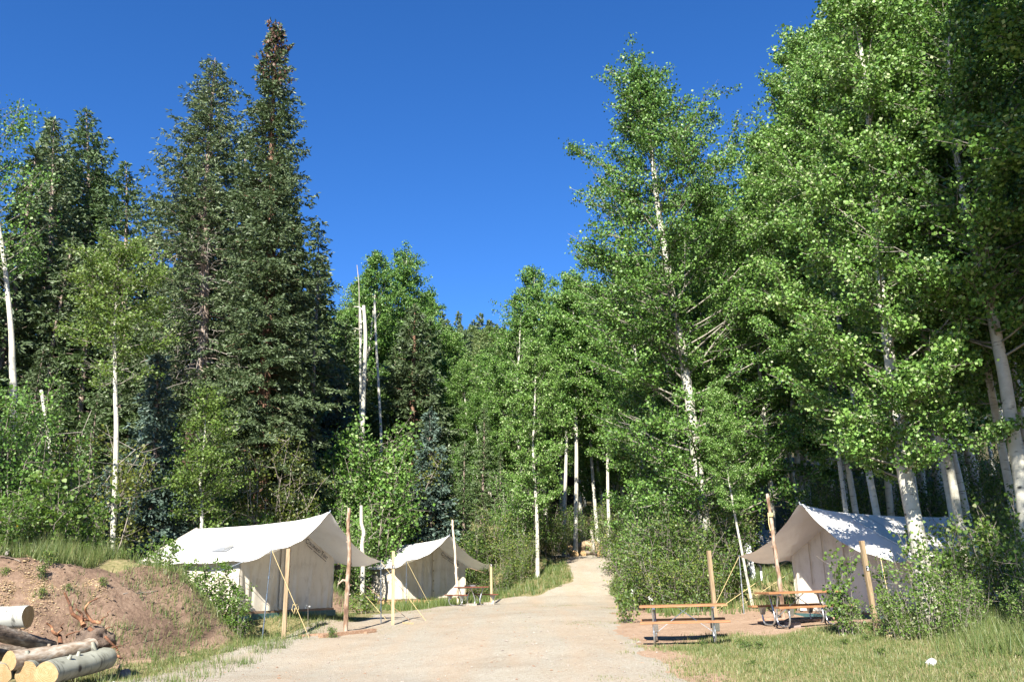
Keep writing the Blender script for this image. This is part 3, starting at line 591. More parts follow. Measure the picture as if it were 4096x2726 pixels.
class Tent:
    def __init__(s, label, mid, zp, phi, seed, A=2.05, h=1.5, L=4.0, rw=2.55, tip=2.76, o=1.4, corner_l=(2.38, 1.66), corner_r=(2.45, 1.42), skirt='teal', skirt_h=0.17, stains=1.0):
        s.root = empty('wall_tent', (mid[0], mid[1], zp), R(phi)); s.A, s.h, s.L, s.o, s.rw, s.tip = A, h, L, o, rw, tip; s.zp = zp
        tag(s.root, label, 'tent', 'canvas wall tents of the camp')
        s.rng = np.random.default_rng(seed); rng = s.rng; s.corners = (corner_l, corner_r)
        ty = np.concatenate([np.linspace(L + 0.12, 0, 26), np.linspace(0, -o, 13)[1:]]); n = len(ty); ns = 17; ss = np.linspace(0, 1, ns)
        back = np.clip(ty / L, 0, 1); fr = np.clip(-ty / o, 0, 1)
        rz = np.where(ty >= 0, rw - 0.035 * np.sin(math.pi * back) - 0.06 * back, rw + (tip - rw) * fr - 0.03 * np.sin(math.pi * fr))
        for sgn, (cx, cz) in ((-1, corner_l), (1, corner_r)):
            nt_ = 2.0; sc_ = np.abs(np.sin(math.pi * back * nt_))
            ex = np.where(ty >= 0, A + 0.26 + 0.02 * sc_, A + 0.26 + (cx - A - 0.26) * fr)
            ez = np.where(ty >= 0, h - 0.14 - 0.05 * sc_ - 0.03 * back, h - 0.14 + (cz - h + 0.14) * fr - 0.14 * np.sin(math.pi * fr))
            Rr = np.stack([np.zeros(n), ty, rz], -1); E = np.stack([sgn * ex, ty, ez], -1)
            Pm = Rr[:, None] * (1 - ss)[None, :, None] + E[:, None] * ss[None, :, None]
            sag = (0.035 + 0.02 * np.sin(math.pi * back) + 0.25 * fr ** 1.5)[:, None] * np.sin(math.pi * ss)[None]
            Pm[:, :, 2] -= sag
            wr = 0.012 * np.sin(ss[None] * 23 + ty[:, None] * 9 * fr[:, None]) * fr[:, None] + 0.010 * vnoise(ss[None] * 5 + 7, ty[:, None] * 2.2, seed + 3)
            Pm[:, :, 2] += wr
            for i_ in (5, 10, 15, 20):
                a_ = Pm[i_].copy(); b_2 = a_ + (Pm[i_ + 1] - a_) * 0.22; nrm = np.array([sgn * 0.4, 0, 0.9]) * 0.006
                link('roof_seam', grid_mesh('roof_seam', np.stack([a_ + nrm, b_2 + nrm], 0), MAT['roofseam']), s.root)
            if sgn < 0: s.PL = Pm
            link('roof', grid_mesh('roof', Pm, MAT['roof']), s.root)
        # front wall with hanging folds
        def wall(name, x0, x1, y, zt, nfold, amp, mat, nu=61):
            u = np.linspace(x0, x1, nu); v = np.linspace(0, 1, 15); top = np.array([zt(a) for a in u])
            Z = v[:, None] * top[None]; X = np.tile(u, (15, 1)); fold = np.zeros_like(Z)
            for k in range(nfold):
                c = rng.uniform(x0, x1); w = rng.uniform(0.05, 0.16); sl = rng.uniform(-0.25, 0.25)
                fold += amp * rng.uniform(-1, 1) * np.exp(-((X - c - sl * Z) / w) ** 2) * (1 - v[:, None]) ** 0.6
            return grid_mesh(name, np.stack([X, y + fold * np.sign(0.5 - (y > 1)) , Z], -1), mat)
        zt = lambda a: h + (rw - h) * (1 - abs(a) / A) - 0.012 - (0.0 if abs(a) < A - 1e-6 else 0.03)
        link('front_wall', wall('front_wall', -A, A, 0.0, zt, 26, 0.055, MAT['wall'], 91), s.root)
        link('back_wall', wall('back_wall', -A, A, L, zt, 8, 0.02, MAT['wall']), s.root)
        for sgn in (-1, 1):
            yy = np.linspace(0.002, L - 0.002, 50); v = np.linspace(0, 1, 8); Y = np.tile(yy, (8, 1)); Z = v[:, None] * np.full(50, h - 0.03)[None]
            X = sgn * (A + 0.02 * np.sin(Y * 7 + seed) * (1 - v[:, None]) + 0.05 * np.exp(-((Y - 1.3) / 0.2) ** 2) * (1 - v[:, None]))
            link('side_wall', grid_mesh('side_wall', np.stack([X, Y, Z], -1), MAT['wall']), s.root)
        # platform, joists' skirt boards and frame poles
        m = MB(); m.box((0, L / 2, -0.05), (A + 0.03, L / 2 + 0.03, 0.042)); m.build('platform', MAT['board'], s.root)
        for y0 in (-0.06, L + 0.06):
            m = MB(); m.box((0, y0, -0.07 - skirt_h / 2), (A + 0.06, 0.025, skirt_h / 2)); m.build('skirt_board', MAT[skirt], s.root, 0.004)
        for sx in (-1, 1):
            m = MB(); m.box((sx * (A + 0.034), L / 2, -0.07 - skirt_h / 2), (0.025, L / 2 + 0.03, skirt_h / 2)); m.build('skirt_board', MAT[skirt], s.root, 0.004)
        m = MB(); m.tube([(0, L + 0.02, rw - 0.13), (0, L / 2, rw - 0.12), (0, 0.05, rw - 0.06), (0, -o / 2, (rw + tip) / 2 - 0.075), (0, -o + 0.02, tip - 0.05)], 0.020, 8); m.build('ridge_pole', MAT['galv'], s.root)
        m = MB(); m.tube([(0, -o + 0.02, tip - 0.05), (0, -o - 0.02, tip + 0.04)], 0.016, 6); m.build('ridge_tie', MAT['bluerope'], s.root)
        for sx in (-1, 1):
            m = MB(); m.tube([(0, 0.03, rw - 0.06), (sx * A, 0.03, h - 0.04), (sx * (A - 0.02), 0.03, 0)], 0.02, 6); m.build('frame_pole', MAT['galv'], s.root)
    def strip(s, name, x, z0, z1, w, mat, y=-0.075, parent=None):
        m = MB(); m.box((x, y, (z0 + z1) / 2), (w / 2, 0.006, (z1 - z0) / 2)); return m.build(name, MAT[mat], s.root)
    def seams(s, xs, w=0.05, mat='seam'):
        for x in xs: s.strip('door_seam', x, 0.03, s.h + (s.rw - s.h) * (1 - abs(x) / s.A) - 0.10, w, mat)
        for z in (0.3, 0.75, 1.2, 1.65): s.strip('door_tie', xs[0] + 0.07, z, z + 0.05, 0.05, 'post', y=-0.088)
    def rope(s, a, b, mat='rope', r=0.0085, sag=0.0, name='guy_rope'):
        a = Vector(a); b = Vector(b); m = MB(); pts = [a.lerp(b, t) - Vector((0, 0, sag * math.sin(math.pi * t))) for t in np.linspace(0, 1, 7)]
        m.tube(pts, r, 5); return m.build(name, MAT[mat], s.root)
    def ground_at(s, x, y):
        p = s.root.matrix_basis @ Vector((x, y, 0)) if False else Vector((0, 0, 0))
        c, q = math.cos(s.root.rotation_euler.z), math.sin(s.root.rotation_euler.z)
        X = s.root.location.x + c * x - q * y; Y = s.root.location.y + q * x + c * y
        return tz(X, Y) - s.zp
    def corner(s, side):
        cx, cz = s.corners[0 if side < 0 else 1]; return Vector((side * cx, -s.o, cz))
    def pole(s, side, dx=0.0, dy=0.0, mat='steelblue'):
        c = s.corner(side); b = Vector((c.x + dx, c.y + dy, 0)); b.z = s.ground_at(b.x, b.y) - 0.05
        t = b.lerp(c, 0.5); m = MB(); m.tube([b, t], 0.017, 7); m.tube([t, c + Vector((0, 0, 0.03))], 0.012, 7); m.tube([t - Vector((0, 0, 0.05)), t + Vector((0, 0, 0.05))], 0.024, 7); m.tube([b.lerp(c, 0.68), b.lerp(c, 0.71)], 0.024, 7)
        return m.build('support_pole', MAT[mat], s.root)
    def logo(s, x, slope, size):
        M_ = Matrix.Rotation(math.pi / 2, 4, 'X'); items = []; cx = 0.0
        for ch, sz in (('C', 1.5), ('OLORADO', 0.86), (' ', 0.6), ('T', 1.3), ('ENT', 0.86)):
            me = text_mesh('t', ch, size * sz, MAT['ink'], 0.002, 0.95) if ch != ' ' else None
            if me is None: cx += size * 0.35; continue
            items.append((me, Matrix.Translation((cx, -0.22 * size if ch == 'C' else 0, 0)))); cx += max(v.co.x for v in me.vertices) + size * 0.06
        rot = Matrix.Translation((x, -0.082, s.h + (s.rw - s.h) * (1 - x / s.A) - 0.30)) @ Matrix.Rotation(slope, 4, 'Y') @ M_
        lo = join_meshes('lettering', [(me, rot @ mx) for me, mx in items], MAT['ink'])
        # widen the strokes: the print has heavy serif letters
        ob = link('lettering', lo, s.root)
        m = MB(); 
        for a, b in ((0.12, 0.34), (0.40, 0.98)): m.bar(rot @ Vector((cx * a, -size * 0.42, 0)), rot @ Vector((cx * b, -size * 0.42, 0)), 0.004, size * 0.10)
        m.build('print_line', MAT['ink'], s.root)
t1 = Tent('cream wall tent with its awning beside a log pole and the fresh post marked 1', (-6.72, 26.2), TENT_Z1, 63, 3, corner_l=(2.36, 1.60), corner_r=(2.62, 1.38))
t1.seams([-0.20], 0.09); t1.strip('door_flap', -0.42, 0.03, 2.05, 0.10, 'wall', y=-0.06)
t1.logo(0.52, math.atan((2.55 - 1.5) / 2.05), 0.15)
t1.pole(-1, -0.10, 0.05); t1.pole(1, 0.10, 0.0)
def stake(t, x, y): return Vector((x, y, t.ground_at(x, y) - 0.03))
t1.rope(t1.corner(-1), stake(t1, -1.75, -2.35)); t1.rope(t1.corner(1), stake(t1, 3.5, -2.6)); t1.rope((2.33, 0.1, 1.36), stake(t1, 3.5, -1.1), r=0.009); t1.rope((2.33, 0.1, 1.36), stake(t1, 3.3, -2.2), 'board', r=0.009)
t1.rope(t1.corner(-1), (-2.4, 0.5, 1.05), 'bluerope', r=0.008)
kb = t1.corner(-1).lerp(stake(t1, -1.75, -2.35), 0.62); m = MB()
for a in (0.10, -0.09): m.tube([kb, kb + Vector((a, 0, 0.03)), kb + Vector((a * 1.4, 0, -0.10)), kb + Vector((a * 0.5, 0, -0.22)), kb + Vector((0, 0, -0.06))], 0.010, 5)
m.build('rope_knot', MAT['rope'], t1.root)
def on_roof(t, i0, i1, j0, j1, name, mat, up=0.015, sub=None):
    g = t.PL[i0:i1 + 1, j0:j1 + 1].copy(); g[:, :, 2] += up; g[:, :, 0] -= up * 0.5
    return g
g = t1.PL; q = lambda i, j: Vector(g[i, j]) + Vector((-0.012, 0, 0.02))
m = MB(); m.add([q(16, 9), q(19, 9), q(19, 11)], [(0, 1, 2)]); m.add([q(16, 9), q(19, 11), q(15, 11)], [(0, 1, 2)]); sj = m.build('stove_jack', MAT['greycanvas'], t1.root)
m = MB(); m.add([q(19, 9) + Vector((0, 0, 0.012)), q(20, 9) + Vector((0, 0, 0.012)), q(19, 10) + Vector((-0.05, 0, 0.14)), q(18, 11) + Vector((0, 0, 0.012))], [(0, 1, 2, 3)]); m.build('flap', MAT['roof'], sj)
m = MB(); m.box((-2.075, 3.2, 1.0), (0.008, 0.42, 0.26)); m.build('window', MAT['mesh'], t1.root)
m = MB(); m.box((2.16, -0.05, 1.22), (0.09, 0.05, 0.07)); m.tube([(2.16, -0.05, 1.16), (2.10, -0.06, 0.95), (2.2, -0.05, 0.8)], 0.012, 5); m.build('lamp_clip', MAT['black'], t1.root)

t2 = Tent('cream wall tent under the large leaning aspen, its roof dappled with leaf shade', (8.77, 23.3), TENT_Z2, -65, 5, corner_l=(2.62, 1.50), corner_r=(2.42, 1.30), skirt_h=0.22)
t2.seams([0.0], 0.035)
for x in (-1.25, -0.75): t2.strip('wall_seam', x, 0.7, t2.h + (t2.rw - t2.h) * (1 - abs(x) / t2.A) - 0.08, 0.02, 'seam')
t2.pole(-1, 0.0, 0.0, 'galv'); t2.rope(t2.corner(-1), stake(t2, -3.35, -2.0)); t2.rope((-2.31, 0.05, 1.34), stake(t2, -3.6, -1.75)); t2.rope((-2.31, 0.8, 1.34), stake(t2, -4.0, -0.6), r=0.009)
t2.pole(1, 0.0, 0.0, 'galv'); t2.rope(t2.corner(1), stake(t2, 3.3, -2.2), r=0.009)
t3 = Tent('cream wall tent on a bare pine platform between the posts marked 1 and 3', (-3.94, 40.9), TENT_Z3, 42, 8, corner_l=(2.36, 1.62), corner_r=(2.62, 1.40), skirt='deck', skirt_h=0.16)
t3.seams([0.02], 0.05); t3.strip('door_flap', -0.45, 0.2, 1.9, 0.06, 'wall', y=-0.065)
t3.logo(0.52, math.atan((2.55 - 1.5) / 2.05), 0.15)
t3.pole(-1, 0.02, 0.0); t3.rope(t3.corner(-1), stake(t3, -1.55, -2.1)); t3.rope(t3.corner(-1), (-2.4, 0.4, 1.0), 'bluerope', r=0.009)
t3.rope((2.33, 0.1, 1.36), stake(t3, 4.3, -1.6), 'board', r=0.012)
p3 = P(1991, 2290, 39.0)
t4 = Tent('pale wall tent almost hidden behind the shrubs and the water hydrant post', (8.9, 38.2), P(2850, 2345, 37).z, -50, 12, skirt='deck')
t4.pole(-1); t4.pole(1)

# timber blocking under every platform, so that nothing floats
for t in (t1, t2, t3, t4):
    for x in (-1.7, 0, 1.7):
        for y in (0.25, 2.1, 4.0):
            zg = t.ground_at(x, y); z1 = -0.095
            if zg < z1 - 0.03:
                m = MB(); m.box((x, y, (zg - 0.1 + z1) / 2), (0.09, 0.09, (z1 - zg + 0.1) / 2)); m.build('support_block', MAT['board'], t.root)

# ================================================================ posts, poles, hydrant
def timber_post(label, px, py_top, py_bot, d, w, mat, number=None, plate_mat='black', num_mat='white', plate_y=None, lean=0.0, yaw=0.2, group=None):
    b = P(px, py_bot, d); t = P(px, py_top, d); zg = tz(b.x, b.y); H = t.z - zg
    root = empty('timber_post', (b.x, b.y, zg), yaw); root.rotation_euler.y = lean
    tag(root, label, 'post', group)
    m = MB(); m.box((0, 0, H / 2 - 0.2), (w / 2, w / 2, H / 2 + 0.2)); m.build('shaft', MAT[mat], root, 0.006)
    if number:
        zc = plate_y; pl = MB(); pl.box((0, -w / 2 - 0.005, zc), (w * 0.40, 0.004, w * 0.60)); po = pl.build('number_plate', MAT[plate_mat], root)
        me = text_mesh('digit', number, w * 1.25, MAT[num_mat], 0.002); bb = [v.co for v in me.vertices]
        cx = (min(v.x for v in bb) + max(v.x for v in bb)) / 2; cy = (min(v.y for v in bb) + max(v.y for v in bb)) / 2
        me.transform(Matrix.Translation((0, -w / 2 - 0.012, zc)) @ Matrix.Rotation(math.pi / 2, 4, 'X') @ Matrix.Translation((-cx, -cy, 0)))
        link('digit', me, po)
    return root
timber_post('weathered square post in front of the tent with the grey stove patch', 1140, 2193, 2452, 23.6, 0.105, 'post', yaw=0.1)
timber_post('fresh pale square post carrying the number 1', 1572, 2203, 2458, 27.2, 0.09, 'newpost', '1', 'black', 'white', 1.72, lean=-0.015)
timber_post('pale square post carrying the number 3 beside a picnic table', 1966, 2255, 2412, 38.4, 0.095, 'newpost', '3', 'black', 'white', 1.62, lean=-0.01)
timber_post('bare weathered square post behind the orange picnic table', 2862, 2200, 2450, 21.6, 0.09, 'post', lean=-0.03)
timber_post('brown dappled post carrying the number 2', 3497, 2160, 2440, 18.9, 0.09, 'post', '2', 'black', 'white', 1.30, lean=-0.05)
def log_pole(label, pts_px, d, r, mat, seed, fork=None, lash=None):
    w = [P(px, py, d) for px, py in pts_px]; zg = tz(w[0].x, d); base = Vector((w[0].x, d, zg))
    root = empty('log_pole', base); tag(root, label, 'pole'); rng = np.random.default_rng(seed)
    loc = [Vector((0, 0, -0.35))] + [p - base for p in w]; loc[1].z = max(0.0, loc[1].z)
    pts = spline([tuple(p) for p in loc], 30); pts[:, :2] += rng.normal(0, 0.006, (30, 2)); rad = np.linspace(r, r * 0.68, 30) * (1 + 0.06 * rng.normal(size=30))
    m = MB(); m.tube(pts, rad, 9)
    for k in range(5):
        i = rng.integers(6, 27); a = rng.uniform(0, 6.28); q = Vector(pts[i]); m.tube([q, q + Vector((math.cos(a) * r * 1.5, math.sin(a) * r * 1.5, 0.03))], [r * 0.35, r * 0.25], 5)
    m.build('shaft', MAT[mat], root)
    if fork:
        m = MB(); f = [P(px, py, d) - base for px, py in fork]; m.tube(f, np.linspace(r * 0.6, r * 0.3, len(f)), 7); m.build('side_branch', MAT[mat], root)
    if lash:
        q = P(*lash, d) - base; m = MB()
        for k in range(4): m.tube([q + Vector((math.cos(a) * r * 1.05, math.sin(a) * r * 1.05, k * 0.022 + 0.01 * math.sin(a))) for a in np.linspace(0, 6.28, 12)], 0.012, 5)
        m.tube([q + Vector((-r, -r * 0.5, 0)), q + Vector((-r * 1.3, -r, -0.2)), q + Vector((-r * 0.9, -r, -0.38))], 0.012, 5); m.build('rope_lashing', MAT['rope'], root)
    return root
log_pole('bark-peeling log pole standing before the awning of the tent beside the bare earth bank', [(1385, 2440), (1391, 2330), (1398, 2200), (1392, 2100), (1397, 2030)], 25.0, 0.072, 'pole', 1, fork=[(1388, 2322), (1372, 2318), (1352, 2335)])
log_pole('pale peeled log pole in front of the tent on the pine platform', [(1832, 2408), (1825, 2300), (1818, 2180), (1812, 2120), (1809, 2077)], 38.6, 0.062, 'palepole', 2)
log_pole('leaning brown log pole with a rope lashing at the tent under the leaning aspen', [(3132, 2462), (3120, 2340), (3098, 2180), (3085, 2080), (3068, 1974)], 22.4, 0.062, 'pole', 3, lash=(3082, 2062))
# hydrant post and standpipe
hx = P(3016, 2364, 30.5); root = empty('hydrant_post', (hx.x, hx.y, tz(hx.x, hx.y)), 0.2); root.rotation_euler.y = -0.10; tag(root, 'white square hydrant post with a grey tap, behind the tent awning', 'hydrant')
m = MB(); m.box((0, 0, 0.5), (0.095, 0.095, 0.75)); m.build('shaft', MAT['white'], root, 0.008)
m = MB(); m.tube([(-0.12, -0.06, 0.0), (-0.12, -0.06, 0.72)], 0.016, 6); m.build('pipe', MAT['galv'], root)
m = MB(); m.tube([(-0.12, -0.06, 0.70), (-0.12, -0.13, 0.74), (-0.05, -0.16, 0.72), (-0.04, -0.17, 0.62)], 0.022, 6); m.bar((-0.18, -0.13, 0.79), (-0.02, -0.13, 0.81), 0.03, 0.015); m.tube([(-0.1, -0.13, 0.72), (-0.1, -0.13, 0.80)], 0.012, 6); m.build('tap', MAT['steelblue'], root)
hx = P(3052, 2368, 29.8); root = empty('standpipe', (hx.x, hx.y, tz(hx.x, hx.y))); tag(root, 'short white standpipe with a black elbow on top', 'pipe')
m = MB(); m.tube([(0, 0, -0.3), (0, 0, 0.32)], 0.038, 12); m.build('pipe', MAT['white'], root)
m = MB(); m.tube([(0, 0, 0.30), (0, 0, 0.42), (-0.03, 0, 0.47), (-0.09, 0, 0.49)], 0.042, 10); m.build('elbow', MAT['black'], root)

# ================================================================ picnic tables
def picnic_table(label, x, y, rz, wood, tilt=(0, 0)):
    root = empty('picnic_table', (x, y, tz(x, y) + 0.01), rz); root.rotation_euler.x, root.rotation_euler.y = tilt
    tag(root, label, 'table', 'picnic tables with bent steel tube frames'); Ln = 1.83
    for yy in (-0.26, 0.0, 0.26):
        m = MB(); m.box((0, yy, 0.745), (Ln / 2, 0.124, 0.021)); m.build('table_plank', MAT[wood], root, 0.004)
    for s_ in (-1, 1):
        m = MB(); m.box((0, s_ * 0.70, 0.435), (Ln / 2, 0.125, 0.021)); m.build('bench_plank', MAT[wood], root, 0.004)
    for xe in (-0.62, 0.62):
        for s_ in (-1, 1):
            pr = [(0.70, 0.412), (0.735, 0.30), (0.725, 0.16), (0.66, 0.05), (0.55, 0.018), (0.30, 0.018), (0.16, 0.06), (0.10, 0.16), (0.11, 0.27), (0.17, 0.46), (0.27, 0.70)]
            pts = spline([(xe + 0.022 * s_, s_ * a, b) for a, b in pr], 34); m = MB(); m.tube(pts, 0.021, 8); lg = m.build('leg', MAT['galv'], root)
            m = MB(); m.add([(xe + o_, s_ * a, b) for o_ in (-0.028, 0.072) for a, b in ((0.58, 0.412), (0.82, 0.412), (0.745, 0.26), (0.70, 0.24))], [(0, 1, 2, 3), (7, 6, 5, 4), (0, 4, 5, 1), (1, 5, 6, 2), (2, 6, 7, 3), (3, 7, 4, 0)]); m.build('bracket', MAT['galv'], lg)
        m = MB(); m.box((xe, 0, 0.706), (0.028, 0.33, 0.018)); m.build('cross_bar', MAT['galv'], root)
    for s_ in (-1, 1):
        m = MB(); m.bar((s_ * 0.60, 0.03 * s_, 0.20), (-s_ * 0.12, 0.03 * s_, 0.715), 0.035, 0.012); m.build('brace', MAT['galv'], root)
    return root
def place_table(label, px, py, d, rz, wood, tilt=(0, 0)):
    x = P(px, py, d).x; return picnic_table(label, x, d, rz, wood, tilt)
pt1 = place_table('orange-stained picnic table standing alone on bare earth at the gravel edge', 2740, 2545, 19.2, R(-9), 'stain', (0, -0.012))
pt2 = place_table('orange-brown picnic table before the tent under the leaning aspen, partly behind a sapling', 3205, 2490, 21.0, R(10), 'stain', (0, -0.012))
pt3 = place_table('dark red picnic table before the tent on the pine platform', 1884, 2413, 37.4, R(-62), 'redstain')
tb = pt3.matrix_basis
root = empty('camp_stove', (pt3.location.x - 0.06, pt3.location.y - 0.05, pt3.location.z + 0.767), 0.4); tag(root, 'small black camp stove with a pale lid on the dark red table', 'stove')
m = MB(); m.box((-0.09, 0, 0.03), (0.11, 0.09, 0.028)); m.tube([(-0.14, 0, 0.06), (-0.14, 0, 0.10)], 0.015, 6); m.build('body', MAT['black'], root, 0.006)
m = MB(); m.box((0.13, 0.02, 0.035), (0.11, 0.10, 0.034)); m.build('lid', MAT['galv'], root, 0.006)

# ================================================================ lumber lying about
def plank(label, a_px, b_px, d1, d2, w, t, mat, dz=0.0, cat='plank'):
    a = P(*a_px, d1); b = P(*b_px, d2); a.z = tz(a.x, a.y) + t / 2 + dz; b.z = tz(b.x, b.y) + t / 2 + dz
    c = (a + b) / 2; m = MB(); m.bar(a - c, b - c, w, t); o = m.build('plank', MAT[mat], None, 0.004); o.location = c
    return tag(o, label, cat, 'boards lying before the tents')
plank('long thin brown board on the ground under the tent with the stove patch', (1200, 2452), (1420, 2440), 24.0, 24.6, 0.18, 0.06, 'board', 0.01)
plank('thick brown timber lying beside the foot of the bark-peeling log pole', (1285, 2446), (1500, 2437), 23.6, 24.9, 0.20, 0.09, 'board', 0.02)
plank('short brown board end lying near the fresh post marked 1', (1460, 2444), (1498, 2440), 24.5, 24.8, 0.16, 0.06, 'board', 0.01)
plank('pale stick propped beside the fresh post marked 1', (1614, 2412), (1652, 2455), 27.6, 27.0, 0.06, 0.05, 'newpost', 0.02)
plank('long weathered board edging the gravel before the teal tent platform', (3032, 2470), (3390, 2448), 22.6, 21.9, 0.16, 0.07, 'board', 0.02)
plank('thin weathered board lying in front of the edging board', (3030, 2478), (3290, 2462), 22.1, 21.6, 0.16, 0.05, 'board', 0.01)
plank('pale plank lying on the ground before the bare pine platform', (1560, 2404), (1740, 2404), 38.0, 38.9, 0.2, 0.05, 'board', 0.01)
for i, (px, d) in enumerate(((1885, 36.7), (1955, 37.2))):
    p = P(px, 2410, d); m = MB(); m.box((0, 0, 0.05), (0.22, 0.09, 0.06)); o = m.build('concrete_block', MAT['stone'], None, 0.01); o.location = (p.x, p.y, tz(p.x, p.y)); o.rotation_euler.z = 0.3
    tag(o, ('pale concrete block under the middle foot of the dark red table', 'pale concrete block under the outer foot of the dark red table')[i], 'block')
p = P(3170, 2482, 20.7); m = MB(); m.box((0, 0, 0.05), (0.16, 0.09, 0.07)); o = m.build('concrete_block', MAT['greyrock'], None, 0.012); o.location = (p.x, p.y, tz(p.x, p.y)); tag(o, 'brown block of stone under the table before the tent with teal platform', 'block')

# ================================================================ log pile, root ball, rocks
def log(label, a, b, r1, r2, mat, seed, stubs=(), group='logs in the pile below the bank', ends=(1, 1), squash=1.0):
    a = Vector(a); b = Vector(b); ax = b - a; L = ax.length; rng = np.random.default_rng(seed)
    root = empty('log', a); root.rotation_euler = ax.to_track_quat('X', 'Z').to_euler(); tag(root, label, 'log', group)
    n = 22; k = 20; x = np.linspace(0, L, n); rad = np.linspace(r1, r2, n)
    pts = np.stack([x, 0.04 * np.sin(x * 2.2 + seed), 0.03 * np.cos(x * 1.7 + seed) - 0.02], -1)
    aa = np.arange(k) / k * 6.283
    wob = 1 + 0.06 * np.sin(aa * 2 + seed)[None] + 0.04 * np.sin(aa * 3 + x[:, None] * 2.0) + 0.07 * vnoise(x[:, None] * 4 + 0 * aa[None], aa[None] * 1.6 + 0 * x[:, None], seed + 90) + 0.02 * rng.normal(size=(n, k))
    V, F = tube_np(pts, rad, k, wob); V[:, 2] *= squash
    link('bark', np_mesh('bark', V, F, MAT[mat], smooth_=True), root)
    for e in (0, 1):
        if not ends[e]: continue
        rim = V[:k] if e == 0 else V[-k:]; c = rim.mean(0); off = np.array([-0.004 if e == 0 else 0.004, 0, 0])
        ring2 = c + (rim - c) * 0.55 + off; m = MB()
        VV = list(rim + off * 0.3) + list(ring2) + [c + off]
        FF = [(i, (i + 1) % k, k + (i + 1) % k, k + i) for i in range(k)] + [(k + i, k + (i + 1) % k, 2 * k) for i in range(k)]
        m.add(VV, [f[::-1] for f in FF] if e == 0 else FF); m.build('cut_end', MAT['cut'], root)
    for (f, ang, ln, rr) in stubs:
        i = int(f * (n - 1)); c = Vector(pts[i]); dr = Vector((0.15, math.cos(ang), math.sin(ang))); m = MB()
        m.tube([c + dr * rad[i] * 0.8, c + dr * (rad[i] + ln * 0.5), c + dr * (rad[i] + ln)], [rr * 1.3, rr, rr * 0.85], 9); m.build('branch_stub', MAT[mat], root)
    return root
LG = lambda px, py, d: P(px, py, d)
log('thick grey-green log lying lowest in the pile beside the gravel', LG(192, 2690, 14.9), LG(418, 2618, 16.5), 0.195, 0.20, 'logbark', 1, [(0.50, 1.7, 0.05, 0.03), (0.82, 1.2, 0.14, 0.045), (0.30, 2.0, 0.05, 0.03)])
log('long flaky pale log with an oval cut end', LG(42, 2636, 14.95), LG(360, 2578, 16.4), 0.175, 0.16, 'flakybark', 2, [(0.45, 1.6, 0.03, 0.03)])
log('dark crooked log lying under the smooth pale upper log', LG(-28, 2512, 15.2), LG(205, 2582, 16.5), 0.135, 0.10, 'darkbark', 3, [(0.4, 1.4, 0.04, 0.03)])
log('smooth pale aspen log on top of the pile', LG(-160, 2470, 15.9), LG(108, 2466, 15.7), 0.18, 0.18, 'palelogbark', 4, [(0.62, 1.0, 0.03, 0.03)])
log('short round log with a tall branch stub, shaded by the flaky log above', LG(98, 2690, 15.05), LG(200, 2640, 16.4), 0.185, 0.18, 'logbark', 5, [(0.06, 1.35, 0.17, 0.045)])
log('grey log at the outer end of the lowest row', LG(-2, 2700, 14.9), LG(120, 2630, 16.3), 0.165, 0.16, 'logbark', 6)
log('thin dead branch piece wedged behind the dark crooked log', LG(42, 2514, 16.4), LG(114, 2536, 16.8), 0.055, 0.05, 'flakybark', 7)
log('hidden dark log supporting the upper logs of the pile', LG(-60, 2600, 15.4), LG(150, 2600, 16.6), 0.15, 0.14, 'darkbark', 8)
log('broken whitish stump piece behind the smooth pale log', LG(20, 2440, 17.0), LG(95, 2432, 16.8), 0.10, 0.12, 'flakybark', 9)
p = P(182, 2676, 14.88); m = MB(); m.box((0, 0, 0), (0.006, 0.004, 0.016)); 
def blob(name, mat, loc, rad, seed, sub=3, amp=0.25, label=None, cat='rock', group=None, parent=None):
    import bmesh
    bm = bmesh.new(); bmesh.ops.create_icosphere(bm, subdivisions=sub, radius=1.0); rng = random.Random(seed)
    fr = [(Vector((rng.gauss(0, 1), rng.gauss(0, 1), rng.gauss(0, 1))).normalized(), rng.uniform(0.5, 0.85)) for _ in range(10)]
    for v in bm.verts:
        c = v.co.copy(); k = 1.0
        for dv, h_ in fr:
            dt = c.dot(dv)
            if dt > h_: k = min(k, h_ / dt)
        c *= k; c += v.normal * (amp * 0.25) * (math.sin(c.x * 6 + seed) * math.cos(c.y * 5) * math.sin(c.z * 7 + 1) + 0.6 * math.sin(c.x * 13) * math.sin(c.y * 15 + c.z * 11))
        v.co = Vector((c.x * rad[0], c.y * rad[1], c.z * rad[2]))
    me = bpy.data.meshes.new(name); bm.to_mesh(me); bm.free(); me.materials.append(MAT[mat])
    if sub >= 3: me.polygons.foreach_set('use_smooth', [True] * len(me.polygons))
    o = link(name, me, parent); o.location = loc
    return tag(o, label, cat if parent is None else None, group)
